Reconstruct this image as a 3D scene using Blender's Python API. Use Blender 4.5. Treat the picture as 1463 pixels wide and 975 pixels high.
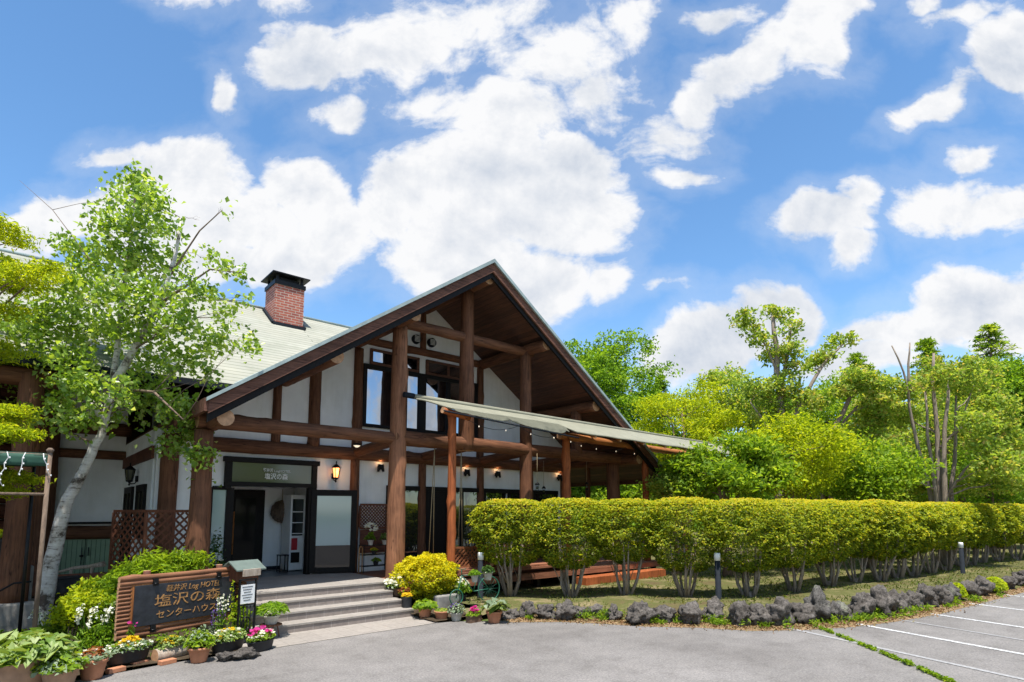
import bpy, math, random
import numpy as np
from mathutils import Vector, Matrix, noise, Quaternion

scn = bpy.context.scene
for o in list(bpy.data.objects):
    bpy.data.objects.remove(o, do_unlink=True)
col = scn.collection
R = math.radians

# ---------------------------------------------------------------- camera
W_PX, H_PX, FPX = 1463.0, 975.0, 819.0
CX, CY, YH, HC, AZ = 731.5, 641.0, 731.0, 2.0, R(49.0)
PITCH = math.atan((YH - CY) / FPX)
F0 = Vector((math.cos(AZ), math.sin(AZ), 0)); RT = Vector((math.sin(AZ), -math.cos(AZ), 0))
FW = F0 * math.cos(PITCH) + Vector((0, 0, math.sin(PITCH)))
UP = -F0 * math.sin(PITCH) + Vector((0, 0, math.cos(PITCH)))
CAM = Vector((0, 0, HC))
cd = bpy.data.cameras.new('camera'); cam = bpy.data.objects.new('camera', cd); col.objects.link(cam)
cam.matrix_world = Matrix((( RT.x, UP.x, -FW.x, CAM.x), (RT.y, UP.y, -FW.y, CAM.y), (RT.z, UP.z, -FW.z, CAM.z), (0, 0, 0, 1)))
cd.sensor_width = 36.0; cd.lens = FPX / W_PX * 36.0
cd.shift_y = (CY - H_PX / 2) / W_PX
cd.clip_start = 0.05; cd.clip_end = 2000
scn.camera = cam

def ray(x, y):
    return FW + RT * ((x - CX) / FPX) + UP * ((CY - y) / FPX)
def G(x, y, z=0.0):            # measured ground point
    d = ray(x, y); return CAM + d * ((z - HC) / d.z)
def at(x, y, depth):           # point at a horizontal distance in front of the road
    d = ray(x, y); return CAM + d * (depth / d.dot(F0))
def atY(x, y, Y):
    d = ray(x, y); return CAM + d * (Y / d.y)

# ---------------------------------------------------------------- light
SUN = Vector((-0.17, -0.27, 1.0)).normalized()      # direction towards the sun
sl = bpy.data.lights.new('sun', 'SUN'); sl.energy = 5.0; sl.angle = R(0.53); sl.color = (1.0, 0.955, 0.89)
so = bpy.data.objects.new('sun', sl); col.objects.link(so)
so.rotation_mode = 'QUATERNION'; so.rotation_quaternion = SUN.to_track_quat('Z', 'Y'); so.location = (0, 0, 30)
scn.view_settings.view_transform = 'Standard'; scn.view_settings.look = 'None'
scn.view_settings.exposure = 0.62; scn.view_settings.gamma = 1.0
try: scn.view_settings.use_curve_mapping = False
except Exception: pass

def build_world():
    w = bpy.data.worlds.new('World'); scn.world = w; w.use_nodes = True
    nt = w.node_tree; N = nt.nodes; L = nt.links
    for n in list(N): N.remove(n)
    out = N.new('ShaderNodeOutputWorld')
    sky = N.new('ShaderNodeTexSky'); sky.sky_type = 'NISHITA'; sky.sun_disc = False
    sky.sun_elevation = math.asin(SUN.z); sky.sun_rotation = math.atan2(SUN.x, SUN.y)
    sky.air_density = 1.0; sky.dust_density = 0.4; sky.ozone_density = 2.2; sky.altitude = 1000
    hs = N.new('ShaderNodeHueSaturation'); hs.inputs['Saturation'].default_value = 1.14; hs.inputs['Value'].default_value = 1.34; hs.inputs['Hue'].default_value = .472; hs.inputs['Hue'].default_value = .495
    L.new(sky.outputs[0], hs.inputs['Color'])
    bg = N.new('ShaderNodeBackground'); bg.inputs[1].default_value = 0.12
    L.new(hs.outputs[0], bg.inputs[0])
    tc = N.new('ShaderNodeTexCoord')
    def vm(op, a, b=None):
        n = N.new('ShaderNodeVectorMath'); n.operation = op
        for i, v in enumerate((a, b)):
            if v is None: continue
            if hasattr(v, 'links') or isinstance(v, bpy.types.NodeSocket): L.new(v, n.inputs[i])
            else: n.inputs[i].default_value = v
        return n.outputs['Value'] if op in ('DOT_PRODUCT', 'LENGTH') else n.outputs[0]
    def m(op, a, b=None, c=None, clamp=False):
        n = N.new('ShaderNodeMath'); n.operation = op; n.use_clamp = clamp
        for i, v in enumerate((a, b, c)):
            if v is None: continue
            if isinstance(v, bpy.types.NodeSocket): L.new(v, n.inputs[i])
            else: n.inputs[i].default_value = v
        return n.outputs[0]
    d = tc.outputs['Generated']
    fwd = vm('DOT_PRODUCT', d, tuple(F0)); fw = m('MAXIMUM', m('ABSOLUTE', fwd), 0.08)
    u = m('DIVIDE', vm('DOT_PRODUCT', d, tuple(RT)), fw)
    sep = N.new('ShaderNodeSeparateXYZ'); L.new(d, sep.inputs[0])
    v = m('DIVIDE', sep.outputs[2], fw)
    front = m('GREATER_THAN', fwd, 0.0)
    comb = N.new('ShaderNodeCombineXYZ'); L.new(u, comb.inputs[0]); L.new(v, comb.inputs[1]); L.new(front, comb.inputs[2])
    uv = comb.outputs[0]
    # wisp distortion
    n0 = N.new('ShaderNodeTexNoise'); n0.inputs['Scale'].default_value = 2.6; n0.inputs['Detail'].default_value = 5
    L.new(uv, n0.inputs['Vector'])
    off = vm('MULTIPLY', vm('SUBTRACT', n0.outputs['Color'], (.5, .5, .5)), (.30, .24, 0))
    uvd = vm('ADD', uv, off)
    blobs = []
    def blob(px, py, rx, ry, rot=0, k=1.0):
        r_ = ray(px, py); f_ = r_.dot(F0)
        blobs.append((r_.dot(RT) / f_, r_.z / f_, rx / 819. * 1.04, ry / 819. * 1.04, R(rot), k))
    for b in CLOUDS: blob(*b)
    f = None
    for (bu, bv, ru, rv, rot, k) in blobs:
        mp = N.new('ShaderNodeMapping'); mp.vector_type = 'TEXTURE'
        mp.inputs['Location'].default_value = (bu, bv, 1); mp.inputs['Rotation'].default_value = (0, 0, rot)
        mp.inputs['Scale'].default_value = (ru, rv, 1)
        L.new(uvd, mp.inputs[0])
        ln = vm('LENGTH', mp.outputs[0])
        val = m('MULTIPLY_ADD', ln, -k, k)       # k*(1-r)
        f = val if f is None else m('MAXIMUM', f, val)
    n1 = N.new('ShaderNodeTexNoise'); n1.inputs['Scale'].default_value = 5.5; n1.inputs['Detail'].default_value = 9
    n1.inputs['Roughness'].default_value = 0.62; n1.inputs['Distortion'].default_value = 0.15; L.new(uv, n1.inputs['Vector'])
    nb = N.new('ShaderNodeTexNoise'); nb.inputs['Scale'].default_value = 1.1; nb.inputs['Detail'].default_value = 3
    L.new(vm('ADD', uv, (3.1, 1.7, 0)), nb.inputs['Vector'])
    back = m('SUBTRACT', m('MULTIPLY', nb.outputs[0], 2.6), 1.25)      # scattered clouds in the other half of the sky
    f = m('ADD', m('MULTIPLY', m('MAXIMUM', f, -1.0), front), m('MULTIPLY', back, m('SUBTRACT', 1.0, front)))
    n3 = N.new('ShaderNodeTexNoise'); n3.inputs['Scale'].default_value = 17; n3.inputs['Detail'].default_value = 8; n3.inputs['Roughness'].default_value = .6
    mp3 = N.new('ShaderNodeMapping'); mp3.inputs['Rotation'].default_value = (0, 0, R(-32)); mp3.inputs['Scale'].default_value = (.55, 1.15, 1); L.new(uvd, mp3.inputs[0]); L.new(mp3.outputs[0], n3.inputs['Vector'])
    den = m('ADD', f, m('MULTIPLY', m('SUBTRACT', n1.outputs[0], 0.5), 1.35))
    den = m('ADD', den, m('MULTIPLY', m('SUBTRACT', n3.outputs[0], 0.5), 0.85))
    a = N.new('ShaderNodeMapRange'); a.interpolation_type = 'SMOOTHSTEP'
    a.inputs['From Min'].default_value = -0.04; a.inputs['From Max'].default_value = 0.36
    L.new(den, a.inputs['Value'])
    # thin veil around the clouds
    a2 = N.new('ShaderNodeMapRange'); a2.interpolation_type = 'SMOOTHSTEP'
    a2.inputs['From Min'].default_value = -0.55; a2.inputs['From Max'].default_value = 0.1; a2.inputs['To Max'].default_value = 0.16
    L.new(den, a2.inputs['Value'])
    alpha = m('MAXIMUM', a.outputs[0], a2.outputs[0])
    hz = m('SUBTRACT', 1.0, m('MULTIPLY', v, 3.0), clamp=True)
    alpha = m('MAXIMUM', alpha, m('MULTIPLY', hz, 0.15))
    # cloud bodies: bright tops, soft grey hollows
    n2 = N.new('ShaderNodeTexNoise'); n2.inputs['Scale'].default_value = 3.2; n2.inputs['Detail'].default_value = 6
    n2.inputs['Roughness'].default_value = .5
    L.new(vm('ADD', uv, (0.0, -0.055, 4.0)), n2.inputs['Vector'])
    sh = N.new('ShaderNodeValToRGB'); e = sh.color_ramp.elements
    e[0].position = .22; e[0].color = (.62, .68, .78, 1); e[1].position = .60; e[1].color = (.98, .985, 1, 1)
    n1b = N.new('ShaderNodeTexNoise'); n1b.inputs['Scale'].default_value = 5.5; n1b.inputs['Detail'].default_value = 6
    n1b.inputs['Roughness'].default_value = 0.62; n1b.inputs['Distortion'].default_value = 0.15; L.new(vm('ADD', uv, (-0.012, 0.030, 0)), n1b.inputs['Vector'])
    rel = m('MULTIPLY', m('SUBTRACT', n1.outputs[0], n1b.outputs[0]), 1.1)
    L.new(m('ADD', m('ADD', n2.outputs[0], rel), m('MULTIPLY', m('SUBTRACT', 0.45, den), 0.18)), sh.inputs[0])
    cb = N.new('ShaderNodeBackground'); L.new(sh.outputs[0], cb.inputs[0]); cb.inputs[1].default_value = CLOUD_STR
    mx = N.new('ShaderNodeMixShader'); L.new(alpha, mx.inputs[0]); L.new(bg.outputs[0], mx.inputs[1]); L.new(cb.outputs[0], mx.inputs[2])
    L.new(mx.outputs[0], out.inputs[0])
    w.cycles.sampling_method = 'MANUAL'; w.cycles.sample_map_resolution = 512
CLOUD_STR = 0.64
# px, py, rx, ry, rot(deg), weight
CLOUDS = [
 (230, 290, 100, 70, 0, 1.1), (300, 230, 85, 62, 0, 1.1), (330, 300, 120, 85, 0, 1.1), (445, 255, 80, 66, 0, 1.1), (465, 325, 85, 80, 0, 1.1), (390, 365, 130, 60, 0, 1.0), (290, 370, 130, 60, 0, 1.0), (130, 290, 90, 48, 10, .8), (60, 330, 70, 42, 0, .8), (20, 355, 60, 40, 0, .7),
 (600, 270, 80, 80, 0, 1.0), (700, 240, 160, 80, 0, 1.05), (790, 290, 120, 100, 0, 1.1), (840, 220, 80, 62, 0, .9), (650, 345, 130, 95, 0, 1.1), (745, 395, 130, 65, 0, 1.0), (835, 400, 65, 48, 0, .9), (550, 315, 60, 60, 0, 1.0),
 (460, 85, 90, 62, 0, .66), (560, 75, 130, 75, 10, .62), (680, 50, 120, 60, 0, .55), (800, 85, 110, 80, 0, .58), (870, 130, 80, 55, 0, .5), (900, 40, 60, 44, 0, .5), (620, 140, 100, 40, 0, .5), (500, 160, 60, 30, 0, .45), (740, 160, 120, 60, 0, .72),
 (950, 190, 60, 70, 0, .62), (965, 245, 46, 32, 0, .6), (1010, 130, 90, 34, 40, .62), (1090, 80, 120, 46, 30, .7), (1190, 50, 62, 74, 0, .8), (1215, 15, 60, 34, 0, .7), (1040, 25, 80, 28, 10, .5),
 (1150, 315, 92, 48, 12, 1.0), (1208, 280, 46, 30, 20, .8), (1185, 352, 58, 26, 0, .75), (1010, 492, 130, 60, 20, 1.1), (1090, 450, 80, 52, 0, 1.1), (960, 520, 90, 44, 0, 1.0), (935, 420, 70, 18, 0, .42),
 (1390, 430, 150, 60, 12, 1.1), (1300, 470, 120, 50, 0, 1.0), (1430, 450, 110, 84, 0, 1.1), (1230, 515, 120, 44, 0, .8), (1340, 285, 95, 50, 5, .66), (1425, 295, 90, 45, 0, .66), (1380, 215, 40, 30, 0, .5),
 (1445, 70, 48, 76, 0, .85), (1340, 130, 90, 20, 35, .62), (1380, 20, 90, 22, 10, .5), (1335, 15, 44, 22, 0, .5), (300, 12, 70, 24, -10, .62), (400, 12, 60, 18, 0, .5), (340, 130, 22, 36, 0, .5), (180, 205, 40, 15, 0, .35)
]
build_world()

# ---------------------------------------------------------------- helpers
def tag(o, label=None, cat=None, group=None, kind=None):
    if label: o['label'] = label
    if cat: o['category'] = cat
    if group: o['group'] = group
    if kind: o['kind'] = kind
    return o
def thing(name, label, cat, loc=(0, 0, 0), rz=0.0, group=None):
    o = bpy.data.objects.new(name, None); col.objects.link(o)
    o.location = loc; o.rotation_euler = (0, 0, rz); o.empty_display_size = .2
    return tag(o, label, cat, group)
def copy_tree(o, parent=None):
    c = o.copy(); col.objects.link(c)
    if parent is not None: c.parent = parent
    for ch in o.children: copy_tree(ch, c)
    return c

class MB:
    def __init__(s): s.v = []; s.f = []; s.m = []; s.sm = []
    def add(s, vs, fs, mi=0, smooth=False):
        b = len(s.v); s.v += [tuple(v) for v in vs]
        for f in fs: s.f.append(tuple(b + i for i in f)); s.m.append(mi); s.sm.append(smooth)
        return s
    def box(s, c, size, rz=0.0, mi=0, M=None, bev=0.0):
        hx, hy, hz = size[0] / 2, size[1] / 2, size[2] / 2
        pts = [Vector((x * hx, y * hy, z * hz)) for x in (-1, 1) for y in (-1, 1) for z in (-1, 1)]
        Mx = M if M is not None else Matrix.Rotation(rz, 3, 'Z')
        vs = [Mx @ p + Vector(c) for p in pts]
        s.add(vs, [(0, 1, 3, 2), (4, 6, 7, 5), (0, 4, 5, 1), (2, 3, 7, 6), (0, 2, 6, 4), (1, 5, 7, 3)], mi)
        return s
    def bb(s, x0, x1, y0, y1, z0, z1, mi=0):
        return s.box(((x0 + x1) / 2, (y0 + y1) / 2, (z0 + z1) / 2), (abs(x1 - x0), abs(y1 - y0), abs(z1 - z0)), 0, mi)
    def bar(s, p0, p1, w, h, mi=0, upv=(0, 0, 1)):
        p0 = Vector(p0); p1 = Vector(p1); d = p1 - p0; L = d.length
        if L < 1e-6: return s
        x = d / L; y = Vector(upv).cross(x)
        if y.length < 1e-4: y = Vector((0, 1, 0)).cross(x)
        y.normalize(); z = x.cross(y)
        Mx = Matrix((x, y, z)).transposed()
        return s.box((p0 + p1) / 2, (L, w, h), M=Mx, mi=mi)
    def tube(s, pts, rad, seg=8, mi=0, cap=True, smooth=True, mic=None):
        pts = [Vector(p) for p in pts]; n = len(pts)
        if not hasattr(rad, '__len__'): rad = [rad] * n
        b = len(s.v); prev = None
        for i, p in enumerate(pts):
            t = (pts[min(i + 1, n - 1)] - pts[max(i - 1, 0)])
            if t.length < 1e-9: t = Vector((0, 0, 1))
            t.normalize()
            if prev is None:
                a = Vector((1, 0, 0)) if abs(t.x) < .8 else Vector((0, 1, 0))
                a = (a - t * a.dot(t)).normalized()
            else:
                a = prev - t * prev.dot(t)
                a = a.normalized() if a.length > 1e-6 else t.orthogonal().normalized()
            prev = a; c = t.cross(a)
            for k in range(seg):
                q = 2 * math.pi * k / seg
                s.v.append(tuple(p + (a * math.cos(q) + c * math.sin(q)) * rad[i]))
        for i in range(n - 1):
            for k in range(seg):
                k2 = (k + 1) % seg
                s.f.append((b + i * seg + k, b + i * seg + k2, b + (i + 1) * seg + k2, b + (i + 1) * seg + k)); s.m.append(mi); s.sm.append(smooth)
        if cap:
            mm = mi if mic is None else mic
            s.f.append(tuple(b + k for k in reversed(range(seg)))); s.m.append(mm); s.sm.append(False)
            s.f.append(tuple(b + (n - 1) * seg + k for k in range(seg))); s.m.append(mm); s.sm.append(False)
        return s
    def lathe(s, prof, c=(0, 0, 0), seg=24, mi=0, smooth=True, sx=1.0, sy=1.0, rz=0.0):
        b = len(s.v); n = len(prof); c = Vector(c); cr, sr = math.cos(rz), math.sin(rz)
        for r, z in prof:
            for k in range(seg):
                q = 2 * math.pi * k / seg
                x, y = r * math.cos(q) * sx, r * math.sin(q) * sy
                s.v.append((c.x + x * cr - y * sr, c.y + x * sr + y * cr, c.z + z))
        for i in range(n - 1):
            for k in range(seg):
                k2 = (k + 1) % seg
                s.f.append((b + i * seg + k, b + i * seg + k2, b + (i + 1) * seg + k2, b + (i + 1) * seg + k)); s.m.append(mi); s.sm.append(smooth)
        s.f.append(tuple(b + k for k in reversed(range(seg)))); s.m.append(mi); s.sm.append(False)
        s.f.append(tuple(b + (n - 1) * seg + k for k in range(seg))); s.m.append(mi); s.sm.append(False)
        return s
    def prism(s, poly, axis, a, b_, mi=0):
        n = len(poly)
        def P(p, t): return (t, p[0], p[1]) if axis == 'x' else ((p[0], t, p[1]) if axis == 'y' else (p[0], p[1], t))
        vs = [P(p, a) for p in poly] + [P(p, b_) for p in poly]
        fs = [tuple(range(n)), tuple(reversed(range(n, 2 * n)))] + [(i, i + n, (i + 1) % n + n, (i + 1) % n) for i in range(n)]
        return s.add(vs, fs, mi)
    def build(s, name, mats, parent=None, bevel=0.0, fix=True):
        if not isinstance(mats, (list, tuple)): mats = [mats]
        off = parent_off(parent)
        me = bpy.data.meshes.new(name)
        me.from_pydata([(v[0] - off.x, v[1] - off.y, v[2] - off.z) for v in s.v], [], s.f)
        for mt in mats: me.materials.append(mt)
        me.polygons.foreach_set('material_index', s.m); me.polygons.foreach_set('use_smooth', s.sm)
        me.update()
        if fix:
            import bmesh
            bm = bmesh.new(); bm.from_mesh(me); bmesh.ops.recalc_face_normals(bm, faces=bm.faces); bm.to_mesh(me); bm.free()
        o = bpy.data.objects.new(name, me); col.objects.link(o)
        if parent is not None: o.parent = parent
        if bevel:
            b = o.modifiers.new('bevel', 'BEVEL'); b.width = bevel; b.segments = 2; b.limit_method = 'ANGLE'; b.angle_limit = R(40)
        return o
def parent_off(p):
    off = Vector((0, 0, 0))
    while p is not None:
        off += p.location; p = p.parent
    return off

# ---------------------------------------------------------------- materials
def newmat(name):
    m = bpy.data.materials.new(name); m.use_nodes = True
    nt = m.node_tree; b = nt.nodes['Principled BSDF']
    return m, nt, b
def noise_node(nt, scale, detail=5, rough=.55, coord='Object', sc=(1, 1, 1), dist=0.0):
    tc = nt.nodes.new('ShaderNodeTexCoord'); mp = nt.nodes.new('ShaderNodeMapping'); mp.inputs['Scale'].default_value = sc
    n = nt.nodes.new('ShaderNodeTexNoise'); n.inputs['Scale'].default_value = scale; n.inputs['Detail'].default_value = detail
    n.inputs['Roughness'].default_value = rough; n.inputs['Distortion'].default_value = dist
    nt.links.new(tc.outputs[coord], mp.inputs[0]); nt.links.new(mp.outputs[0], n.inputs['Vector'])
    return n
def ramp(nt, src, stops):
    r = nt.nodes.new('ShaderNodeValToRGB'); cr = r.color_ramp
    while len(cr.elements) < len(stops): cr.elements.new(.5)
    for e, (p, c) in zip(cr.elements, stops): e.position = p; e.color = (*c, 1)
    nt.links.new(src, r.inputs[0]); return r
def mix(nt, fac, a, b, mode='MIX'):
    n = nt.nodes.new('ShaderNodeMix'); n.data_type = 'RGBA'; n.blend_type = mode
    for sock, v in ((n.inputs[0], fac), (n.inputs[6], a), (n.inputs[7], b)):
        if isinstance(v, bpy.types.NodeSocket): nt.links.new(v, sock)
        elif isinstance(v, (tuple, list)): sock.default_value = (*v, 1)
        else: sock.default_value = v
    return n.outputs[2]
def bump(nt, b, src, dist=.01, strength=.5):
    n = nt.nodes.new('ShaderNodeBump'); n.inputs['Distance'].default_value = dist; n.inputs['Strength'].default_value = strength
    nt.links.new(src, n.inputs['Height']); nt.links.new(n.outputs[0], b.inputs['Normal']); return n
def simple(name, c, rough=.6, var=.25, scale=6, metal=0.0, bmp=.003, spec=.4, sc=(1, 1, 1)):
    m, nt, b = newmat(name)
    n = noise_node(nt, scale, 6, .6, sc=sc)
    lo = tuple(x * (1 - var) for x in c); hi = tuple(min(1, x * (1 + var)) for x in c)
    r = ramp(nt, n.outputs[0], [(.3, lo), (.7, hi)])
    nt.links.new(r.outputs[0], b.inputs['Base Color'])
    b.inputs['Roughness'].default_value = rough; b.inputs['Metallic'].default_value = metal
    b.inputs['Specular IOR Level'].default_value = spec
    if bmp: bump(nt, b, n.outputs[0], bmp)
    return m
def wood(name, c, c2, rough=.6, axis=2, scale=3.0, crack=.35):
    m, nt, b = newmat(name)
    sc = [9, 9, 9]; sc[axis] = .7
    n = noise_node(nt, scale, 8, .65, sc=tuple(sc), dist=.4)
    n2 = noise_node(nt, 1.3, 4, .6)
    r = ramp(nt, n.outputs[0], [(.28, c2), (.55, c), (.8, tuple(min(1, x * 1.35) for x in c))])
    r2 = ramp(nt, n2.outputs[0], [(.35, (.72, .70, .68)), (.7, (1.12, 1.08, 1.05))])
    colr = mix(nt, 1.0, r.outputs[0], r2.outputs[0], 'MULTIPLY')
    sc3 = [5, 5, 5]; sc3[axis] = .22; n3 = noise_node(nt, 1.6, 3, .5, sc=tuple(sc3), dist=.2)
    chk = ramp(nt, n3.outputs[0], [(.490, (1, 1, 1)), (.499, (.25, .22, .2)), (.501, (.25, .22, .2)), (.510, (1, 1, 1))])
    colr = mix(nt, .85, colr, chk.outputs[0], 'MULTIPLY')
    nt.links.new(colr, b.inputs['Base Color'])
    b.inputs['Roughness'].default_value = rough + .12; b.inputs['Specular IOR Level'].default_value = .22
    bump(nt, b, n.outputs[0], .012, crack)
    return m
M = {}
M['log'] = wood('stained_log_wood', (.180, .080, .042), (.070, .030, .017))
M['log_x'] = wood('stained_log_wood_x', (.155, .062, .038), (.065, .026, .017), axis=0)
M['log_end'] = simple('log_end_grain', (.46, .26, .14), .75, .35, 9)
M['log_light'] = wood('orange_log_wood', (.40, .12, .040), (.22, .060, .022))
M['log_sunlit'] = wood('sunlit_log_wood', (.30, .14, .075), (.14, .060, .034))  # stained log tone lightened: sunlight on front post and sign logs put into colour
M['beam_light'] = wood('orange_beam_wood', (.42, .17, .055), (.25, .09, .03))
M['fascia'] = wood('fascia_board_wood', (.16, .075, .050), (.07, .032, .022), axis=0)
M['dark'] = simple('black_brown_frame', (.008, .006, .005), .6, .3, 14, spec=.2)
M['darkmetal'] = simple('black_iron', (.015, .015, .016), .45, .3, 20, metal=.6)
M['greymetal'] = simple('dark_grey_painted_metal', (.016, .020, .026), .75, .15, 8, spec=.1)
M['white'] = simple('white_paint', (.78, .78, .76), .5, .05, 5)
M['flash'] = simple('roof_edge_metal', (.30, .36, .34), .45, .2, 5, metal=.2)

def m_plaster():
    m, nt, b = newmat('white_plaster')
    n = noise_node(nt, 1.2, 7, .6); n2 = noise_node(nt, 60, 4, .6)
    r = ramp(nt, n.outputs[0], [(.25, (.70, .70, .68)), (.6, (.84, .84, .825)), (.85, (.87, .87, .855))])
    n4 = noise_node(nt, 1.5, 7, .7, sc=(3, 3, .35)); r4 = ramp(nt, n4.outputs[0], [(.34, (.93, .925, .91)), (.52, (1, 1, 1))])
    nt.links.new(mix(nt, 1, r.outputs[0], r4.outputs[0], 'MULTIPLY'), b.inputs['Base Color']); b.inputs['Roughness'].default_value = .9
    b.inputs['Specular IOR Level'].default_value = .1
    bump(nt, b, n2.outputs[0], .004, .6); return m
M['plaster'] = m_plaster()
def m_soffit(axis_y=True):
    m, nt, b = newmat('soffit_boards')
    tc = nt.nodes.new('ShaderNodeTexCoord'); sp = nt.nodes.new('ShaderNodeSeparateXYZ'); nt.links.new(tc.outputs['Object'], sp.inputs[0])
    mu = nt.nodes.new('ShaderNodeMath'); mu.operation = 'MULTIPLY'; mu.inputs[1].default_value = 9.5; nt.links.new(sp.outputs[0], mu.inputs[0])
    fr = nt.nodes.new('ShaderNodeMath'); fr.operation = 'FRACT'; nt.links.new(mu.outputs[0], fr.inputs[0])
    fl = nt.nodes.new('ShaderNodeMath'); fl.operation = 'FLOOR'; nt.links.new(mu.outputs[0], fl.inputs[0])
    wn = nt.nodes.new('ShaderNodeTexWhiteNoise'); wn.noise_dimensions = '1D'; nt.links.new(fl.outputs[0], wn.inputs['W'])
    n = noise_node(nt, 3, 8, .6, sc=(9, .8, 9))
    r = ramp(nt, n.outputs[0], [(.3, (.050, .022, .013)), (.7, (.14, .060, .032))])
    r2 = ramp(nt, wn.outputs[0], [(0, (.7, .7, .7)), (1, (1.25, 1.2, 1.15))])
    c = mix(nt, 1, r.outputs[0], r2.outputs[0], 'MULTIPLY')
    gap = ramp(nt, fr.outputs[0], [(.0, (.12, .12, .12)), (.07, (1, 1, 1)), (.95, (1, 1, 1)), (1, (.12, .12, .12))])
    c = mix(nt, 1, c, gap.outputs[0], 'MULTIPLY')
    nt.links.new(c, b.inputs['Base Color']); b.inputs['Roughness'].default_value = .6
    bump(nt, b, gap.outputs[0], .008, .8); return m
M['soffit'] = m_soffit()
def m_shingle():
    m, nt, b = newmat('pale_green_roof_shingles')
    tc = nt.nodes.new('ShaderNodeTexCoord')
    mp = nt.nodes.new('ShaderNodeMapping'); nt.links.new(tc.outputs['UV'], mp.inputs[0])
    br = nt.nodes.new('ShaderNodeTexBrick'); br.inputs['Scale'].default_value = 1.0
    br.inputs['Brick Width'].default_value = 6.0; br.inputs['Row Height'].default_value = .175
    br.inputs['Mortar Size'].default_value = .014; br.inputs['Mortar Smooth'].default_value = .3; br.inputs['Bias'].default_value = -.1
    br.inputs['Color1'].default_value = (.285, .285, .235, 1); br.inputs['Color2'].default_value = (.33, .33, .275, 1); br.inputs['Mortar'].default_value = (.15, .155, .115, 1)
    nt.links.new(mp.outputs[0], br.inputs['Vector'])
    n = noise_node(nt, .9, 8, .7); r = ramp(nt, n.outputs[0], [(.34, (.76, .79, .73)), (.5, (.98, .98, .97)), (.66, (1.1, 1.08, 1.05))])
    c = mix(nt, 1, br.outputs['Color'], r.outputs[0], 'MULTIPLY')
    nt.links.new(c, b.inputs['Base Color']); b.inputs['Roughness'].default_value = .8
    bump(nt, b, br.outputs['Fac'], .01, -.6); return m
M['shingle'] = m_shingle()
def m_brick():
    m, nt, b = newmat('red_chimney_brick')
    tc = nt.nodes.new('ShaderNodeTexCoord')
    br = nt.nodes.new('ShaderNodeTexBrick'); br.inputs['Scale'].default_value = 1.0
    br.inputs['Brick Width'].default_value = .22; br.inputs['Row Height'].default_value = .075; br.inputs['Mortar Size'].default_value = .008
    br.inputs['Color1'].default_value = (.36, .10, .06, 1); br.inputs['Color2'].default_value = (.24, .06, .045, 1); br.inputs['Mortar'].default_value = (.40, .33, .28, 1)
    nt.links.new(tc.outputs['UV'], br.inputs['Vector'])
    n = noise_node(nt, 5, 5); r = ramp(nt, n.outputs[0], [(.3, (.8, .8, .8)), (.7, (1.2, 1.2, 1.2))])
    c = mix(nt, 1, br.outputs['Color'], r.outputs[0], 'MULTIPLY')
    nt.links.new(c, b.inputs['Base Color']); b.inputs['Roughness'].default_value = .85
    bump(nt, b, br.outputs['Fac'], .008, -.7); return m
M['brick'] = m_brick()
def m_asphalt():
    m, nt, b = newmat('grey_asphalt')
    n = noise_node(nt, .35, 8, .65); n2 = noise_node(nt, 34, 6, .9); n3 = noise_node(nt, 2.2, 9, .8)
    r = ramp(nt, n.outputs[0], [(.34, (.150, .139, .130)), (.5, (.192, .180, .169)), (.66, (.230, .216, .204))])
    r2 = ramp(nt, n2.outputs[0], [(.38, (.6, .6, .6)), (.48, (.92, .92, .92)), (.54, (1.1, 1.09, 1.08)), (.66, (1.5, 1.47, 1.43))])
    r3 = ramp(nt, n3.outputs[0], [(.36, (.80, .79, .78)), (.5, (1, 1, 1)), (.62, (1.08, 1.07, 1.06))])
    c = mix(nt, 1, r.outputs[0], r2.outputs[0], 'MULTIPLY'); c = mix(nt, 1, c, r3.outputs[0], 'MULTIPLY')
    # fine cracks
    tc = nt.nodes.new('ShaderNodeTexCoord'); vo = nt.nodes.new('ShaderNodeTexVoronoi'); vo.feature = 'DISTANCE_TO_EDGE'; vo.inputs['Scale'].default_value = .16
    nn = noise_node(nt, 2.0, 6, .7)
    ad = nt.nodes.new('ShaderNodeVectorMath'); ad.operation = 'ADD'
    mu = nt.nodes.new('ShaderNodeVectorMath'); mu.operation = 'SCALE'; mu.inputs['Scale'].default_value = .9
    nt.links.new(nn.outputs['Color'], mu.inputs[0]); nt.links.new(tc.outputs['Object'], ad.inputs[0]); nt.links.new(mu.outputs[0], ad.inputs[1])
    nt.links.new(ad.outputs[0], vo.inputs['Vector'])
    cr = ramp(nt, vo.outputs['Distance'], [(0, (.55, .54, .52)), (.006, (1, 1, 1))])
    c = mix(nt, .22, c, cr.outputs[0], 'MULTIPLY')
    nt.links.new(c, b.inputs['Base Color']); b.inputs['Roughness'].default_value = .85; b.inputs['Specular IOR Level'].default_value = .3
    bump(nt, b, n2.outputs[0], .006, .7); return m
M['asphalt'] = m_asphalt()
def m_soil(name, stops, scale=2.2):
    m, nt, b = newmat(name)
    n = noise_node(nt, scale, 9, .7); n2 = noise_node(nt, 45, 4, .7)
    r = ramp(nt, n.outputs[0], stops); r2 = ramp(nt, n2.outputs[0], [(.3, (.6, .6, .6)), (.7, (1.3, 1.3, 1.25))])
    c = mix(nt, 1, r.outputs[0], r2.outputs[0], 'MULTIPLY')
    nt.links.new(c, b.inputs['Base Color']); b.inputs['Roughness'].default_value = .95; b.inputs['Specular IOR Level'].default_value = .1
    bump(nt, b, n2.outputs[0], .02, .8); return m
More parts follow.
